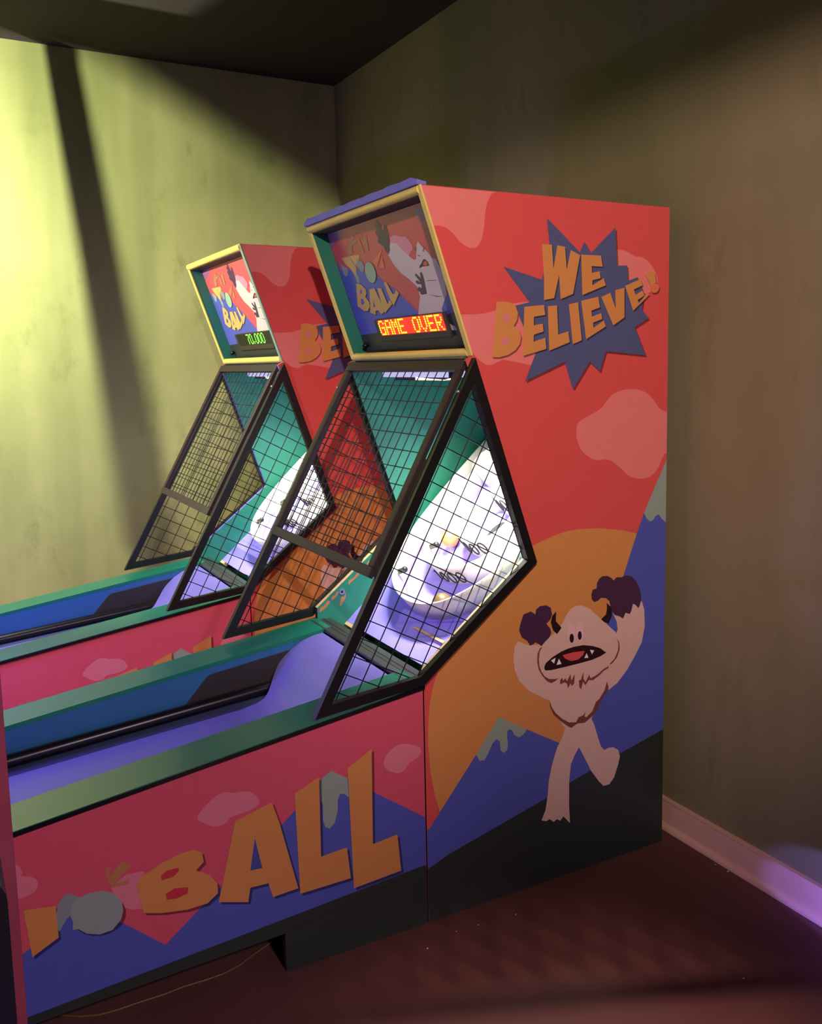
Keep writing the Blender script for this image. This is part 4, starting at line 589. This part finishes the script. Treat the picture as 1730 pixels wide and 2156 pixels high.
    def smooth_path(K, k=8):
        out = []; n = len(K)
        for i in range(n-1):
            P0, P1, P2, P3 = K[max(i-1, 0)], K[i], K[i+1], K[min(i+2, n-1)]
            for j in range(k):
                t = j/k; out.append(tuple(0.5*((2*P1[e])+(-P0[e]+P2[e])*t+(2*P0[e]-5*P1[e]+4*P2[e]-P3[e])*t*t+(-P0[e]+3*P1[e]-3*P2[e]+P3[e])*t**3) for e in (0, 1)))
        return out+[K[-1]]
    big = smooth_path([(0.93, 0.800), (0.78, 0.797), (0.60, 0.785), (0.45, 0.760), (0.335, 0.715), (0.263, 0.655), (0.215, 0.58), (0.188, 0.49), (0.182, 0.41), (0.195, 0.32), (0.235, 0.235), (0.319, 0.158), (0.409, 0.115), (0.50, 0.085), (0.65, 0.055), (0.80, 0.035), (0.93, 0.028)])
    band(big, H, 0.0, 'outer_ring', lab='tall white plastic outer ring')
    mid = smooth_path([(0.86, 0.70), (0.70, 0.70), (0.56, 0.675), (0.46, 0.645), (0.385, 0.59), (0.345, 0.52), (0.332, 0.43), (0.345, 0.34), (0.39, 0.26), (0.455, 0.205), (0.549, 0.165), (0.70, 0.13), (0.86, 0.12)])
    r2_ = band(mid, H, 0.0, 'middle_ring')
    cc = [(0.565-0.105*math.cos(a), 0.40+0.125*math.sin(a)) for a in [math.pi*2*i/32 for i in range(33)]]
    r3_ = band(cc, H, -0.004, 'inner_ring')
    c4 = [(0.700-0.058*math.cos(a), 0.40+0.060*math.sin(a)) for a in [math.pi*2*i/24 for i in range(25)]]
    r4_ = band(c4, H, 0.02, 'score_cup')
    for (cp, cy) in ((0.80, 0.16), (0.80, 0.66)):
        r5_ = band([(cp-0.055*math.cos(a), cy+0.055*math.sin(a)) for a in [math.pi*2*i/24 for i in range(25)]], H, 0.015, 'score_cup')
        MB().tube([PF(cp, cy, H+0.0004), PF(cp, cy, H+0.0012)], 0.052, 'dark_gap', 24).build('ball_hole', bd)
    for (cp, cy) in ((0.565, 0.40), (0.700, 0.40)): MB().tube([PF(cp, cy, H+0.0004), PF(cp, cy, H+0.0012)], 0.047, 'dark_gap', 24).build('ball_hole', bd)
    def digits(txt, path_fn, size, h0, ht, host):
        n = len(txt); tw = 0.62*n
        for st in digits_strokes(txt):
            m_ = MB()
            pts = []
            for x, z in st: pts.append(path_fn((0.5-(x/tw))*size, h0+ht*z))
            m_.tube(pts, 0.0026, 'ink', 6); m_.build('score_digit', host)
    def on_curve(path, yc):
        # walk along the outside of a ring, centred at lane position yc, u metres towards the far side
        best = min(range(len(path)), key=lambda i: abs(path[i][1]-yc) + (10 if path[i][0] > 0.6 else 0))
        def f(u, h):
            i = best; rem = abs(u); stp = 1 if (path[min(best+1, len(path)-1)][1] - path[best][1])*u > 0 else -1
            while 0 < i < len(path)-1:
                a, b = path[i], path[i+stp]; l = math.hypot(b[0]-a[0], b[1]-a[1])
                if rem <= l: t = rem/l; p, y = a[0]+(b[0]-a[0])*t, a[1]+(b[1]-a[1])*t; break
                rem -= l; i += stp
            else: p, y = path[i]
            dx, dy = p-0.62, y-0.42; l = math.hypot(dx, dy)
            return PF(p+dx/l*0.0085, y+dy/l*0.0085, h)
        return f
    digits('1000', on_curve(mid, 0.38), 0.17, H+0.018, 0.046, r2_)
    digits('2000', lambda u, h: PF(0.565-0.113*math.cos(u/0.125-0.05), 0.40+0.133*math.sin(u/0.125-0.05), h), 0.16, H+0.018, 0.050, r3_)
    digits('3000', lambda u, h: PF(0.700-0.066*math.cos(u/0.06-0.1), 0.40+0.068*math.sin(u/0.06-0.1), h), 0.10, H+0.035, 0.052, r4_)
    for p, y, ho in ((0.275, 0.645, -0.022), (0.405, 0.590, -0.022)):
        MB().tube([PF(p, y, ho), PF(p+0.012, y-0.018, ho)], 0.010, 'bolt_steel', 10).ball(PF(p+0.014, y-0.02, ho), 0.0115, 'bolt_steel', 12, 8).build('bolt', bd)
    m_ = MB().obox(PF(0.135, 0.30, H+0.004), PFD*0.004, V((0, 0.10, 0)), PFN*0.004, 'raw_wood').obox(PF(0.105, 0.175, H+0.010), PFD*0.016, V((0, 0.008, 0)), PFN*0.008, 'brown_metal')
    m_.build('ball_gate', bd)
    if near: MB().tube([(1.252, WID-TH-0.004, 0.800), (1.252, WID-TH+0.001, 0.800)], 0.0105, 'zinc', 14).ball((1.252, WID-TH-0.004, 0.800), 0.005, 'dark_gap', 8, 6).build('washer', root)
    # --- lamp under the compartment ceiling
    lh = MB().box(1.43, 1.48, 0.29, 0.80, 1.563, 1.599, 'fixture_white').box(1.44, 1.49, 0.36, 0.72, 1.552, 1.5625, 'brown_black').build('lamp_housing', root, bevel=0.002)
    for (x, y) in ((1.425, 0.275), (1.445, 0.195)):
        MB().tube([(x, y, 1.599), (x, y, 1.560)], 0.016, 'brown_black', 16).tube([(x, y, 1.560), (x, y, 1.558)], 0.013, 'lamp_white', 16).build('spot_bulb', lh)
    area('target_lamp', (1.44, 0.36, 1.555), (1.62, 0.38, 1.0), 16 if near else 14.5, (1.0, 0.99, 0.90), 0.40, 0.05, root, spread=100)
    return root

m_near = make_machine((0, 2.235, 0), 'ball rolling arcade machine nearest the camera, its display glowing GAME OVER in red and yellow', 'GAME OVER', 'led_amber', True)
m_far = make_machine((-0.08, 3.57, 0), 'ball rolling arcade machine behind the nearest one, its dot display showing 70,000 in green', '70,000', 'led_green', False)

# ------------------------------------------------------------------ balls on the near target
def W(p, y, h): return PF(p, y, h)+V((0, 2.235, 0))
R_B = 0.033
tag(MB().ball((0, 0, 0), R_B, 'tan_ball', 28, 18).build('ball', loc=W(0.472, 0.568, -0.08+R_B+0.002)), 'tan ball resting higher up inside the middle ring of the near target', 'ball', 'balls on the near target')
tag(MB().ball((0, 0, 0), R_B, 'olive_ball', 28, 18).build('ball', loc=W(0.240, 0.318, -0.08+R_B+0.001)), 'brown ball half hidden behind the rim of the outer ring, lower of the two', 'ball', 'balls on the near target')

# ------------------------------------------------------------------ dark cabinet at the left edge of the picture
t = empty('game_cabinet', (-0.35, 1.62, 0)); tag(t, 'dark cabinet edged with mauve wood at the left edge of the picture', 'cabinet')
MB().box(-0.40, 0.424, -0.010, 0.012, 0, 1.62, 'mauve_wood').build('side_board', t, bevel=0.002)
pr = [(-0.40, 0), (0.398, 0), (0.398, 0.86)]+[(0.358+0.04*math.cos(a*math.pi/12), 0.895+0.04*math.sin(a*math.pi/12)) for a in range(0, 7)]+[(-0.40, 0.935)]
MB().prism(pr, -0.30, -0.011, 'black_cabinet').build('body', t, bevel=0.006)

# ------------------------------------------------------------------ cable under the near machine, crumbs on the floor
pts = [(0.184, 2.363), (0.226, 2.332), (0.269, 2.314), (0.312, 2.31), (0.356, 2.311), (0.418, 2.309), (0.476, 2.313), (0.528, 2.31), (0.578, 2.311), (0.624, 2.323), (0.665, 2.345), (0.704, 2.364), (0.743, 2.382)]
fine = []
for i in range(len(pts)-1):
    for k in range(6):
        t_ = k/6; fine.append((pts[i][0]+(pts[i+1][0]-pts[i][0])*t_, pts[i][1]+(pts[i+1][1]-pts[i][1])*t_, 0.0025))
tag(MB().tube(fine, 0.0025, 'cable', 6).build('cable'), 'thin brown cable on the floor under the near machine', 'cable')
CR = [(2.091, 1.98, 0.0045, 'largest pale crumb near the white baseboard'), (2.089, 2.031, 0.003, 'tiny crumb between the baseboard and the largest crumb'), (1.095, 2.127, 0.0035, 'pale crumb on open floor below the seam of the near machine'), (1.273, 2.148, 0.0025, 'tiny crumb in front of the near cabinet, leftmost of the two there'), (1.392, 2.135, 0.0028, 'tiny crumb in front of the near cabinet, below the yeti feet'), (1.743, 1.589, 0.0035, 'pale crumb in the lit floor patch at lower right'), (1.202, 2.153, 0.0022, 'faint flat crumb beside the base of the near machine')]
for i, (x, y, r, lab) in enumerate(CR):
    b_ = MB(); b_.ball((0, 0, r*0.5), r, 'crumb', 7, 5, (1, 0.8, 0.5))
    tag(b_.build('crumb', loc=(x, y, 0)), lab, 'crumb', 'pale crumbs on the dark floor')

# ------------------------------------------------------------------ unseen objects added beyond the frame to shape the light
t = empty('wall_spotlight', WALL_LAMP); tag(t, 'black wall washing spotlight with added leaves that cut its light, beyond the left of the picture', 'spotlight')
S1, S2 = V((0.10, YL, 3.55)), V((2.70, YL, 2.217)); f = 0.20
a, b = (S1-WALL_LAMP)*f, (S2-WALL_LAMP)*f
m_ = MB(); up = V((-0.03, -0.10, 0.35)); th = V((-0.002, -0.003, 0))  # leaves added to cut the wall wash along a diagonal edge
vs = [a, b, b+up, a+up]; m_.add([tuple(p) for p in vs]+[tuple(p+th) for p in vs], [(0, 1, 2, 3), (7, 6, 5, 4), (0, 4, 5, 1), (1, 5, 6, 2), (2, 6, 7, 3), (3, 7, 4, 0)], 'black_metal'); m_.build('cutoff_leaf', t)
c = V((0.58, -0.40, -0.10)); up2 = V((-0.06, 0.0, 0.35)); vs = [b, c, c+up2, b+up2]; th = V((-0.003, 0, 0)); m_ = MB().add([tuple(p) for p in vs]+[tuple(p+th) for p in vs], [(0, 1, 2, 3), (7, 6, 5, 4), (0, 4, 5, 1), (1, 5, 6, 2), (2, 6, 7, 3), (3, 7, 4, 0)], 'black_metal'); m_.build('cutoff_leaf', t)
MB().tube([(-0.16, -0.20, 0.16), (-0.07, -0.09, 0.07)], 0.06, 'black_metal', 20).build('lamp_can', t)
MB().tube([(-0.16, -0.20, 0.16), (-0.16, -0.20, HC-2.30)], 0.012, 'black_metal', 8).build('stem', t)
# unseen twisted garland added between spotlight and wall to cast the dark stripe
T1, T2 = V((0.70, YL, 3.16)), V((1.02, YL, 0.55)); g0 = WALL_LAMP+(T1-WALL_LAMP)*0.52; g1 = WALL_LAMP+(T2-WALL_LAMP)*0.25
g0 = g0+(g0-g1).normalized()*0.25
m_ = MB(); n = 150
m_.tube([g0+(g1-g0)*(i/n) for i in range(n+1)], lambda i: 0.021+(0.004 if i % 2 else 0), 'dark_fabric', 10)
tag(m_.build('garland'), 'dark twisted garland added unseen to cast the stripe on the lime wall, beyond the left of the picture', 'garland')
# unseen wire guard added before the floor light to cast a cage shadow
t = empty('shadow_guard', (1.22, -0.8475, 0)); t.rotation_euler = (0, 0, math.radians(-24)); tag(t, 'small black wire guard added behind the camera to cast a cage shadow on the floor', 'wire guard')
gx0, gx1, gz0, gz1 = -0.183, 0.27, 1.761, 2.005
m_ = MB().box(gx0, gx1, -0.003, 0.003, gz0-0.0035, gz0+0.0035, 'black_metal').box(gx0, gx1, -0.003, 0.003, gz1-0.005, gz1+0.005, 'black_metal')
m_.box(gx0-0.006, gx0, -0.003, 0.003, gz0, HC, 'black_metal').box(gx1, gx1+0.006, -0.003, 0.003, gz0, HC, 'black_metal'); m_.build('guard_frame', t)
m_ = MB()
for k in range(60):
    for sg in (1, -1):
        p = (gx0+0.022*k-0.4, gz0); tt = clipseg(p, (0.55*sg, 0.83), [(gx0, gz0), (gx1, gz0), (gx1, gz1), (gx0, gz1)])
        if tt: m_.tube([(p[0]+0.55*sg*u, 0, p[1]+0.83*u) for u in tt], 0.0009, 'wire', 5, False)
m_.build('wire_mesh', t)
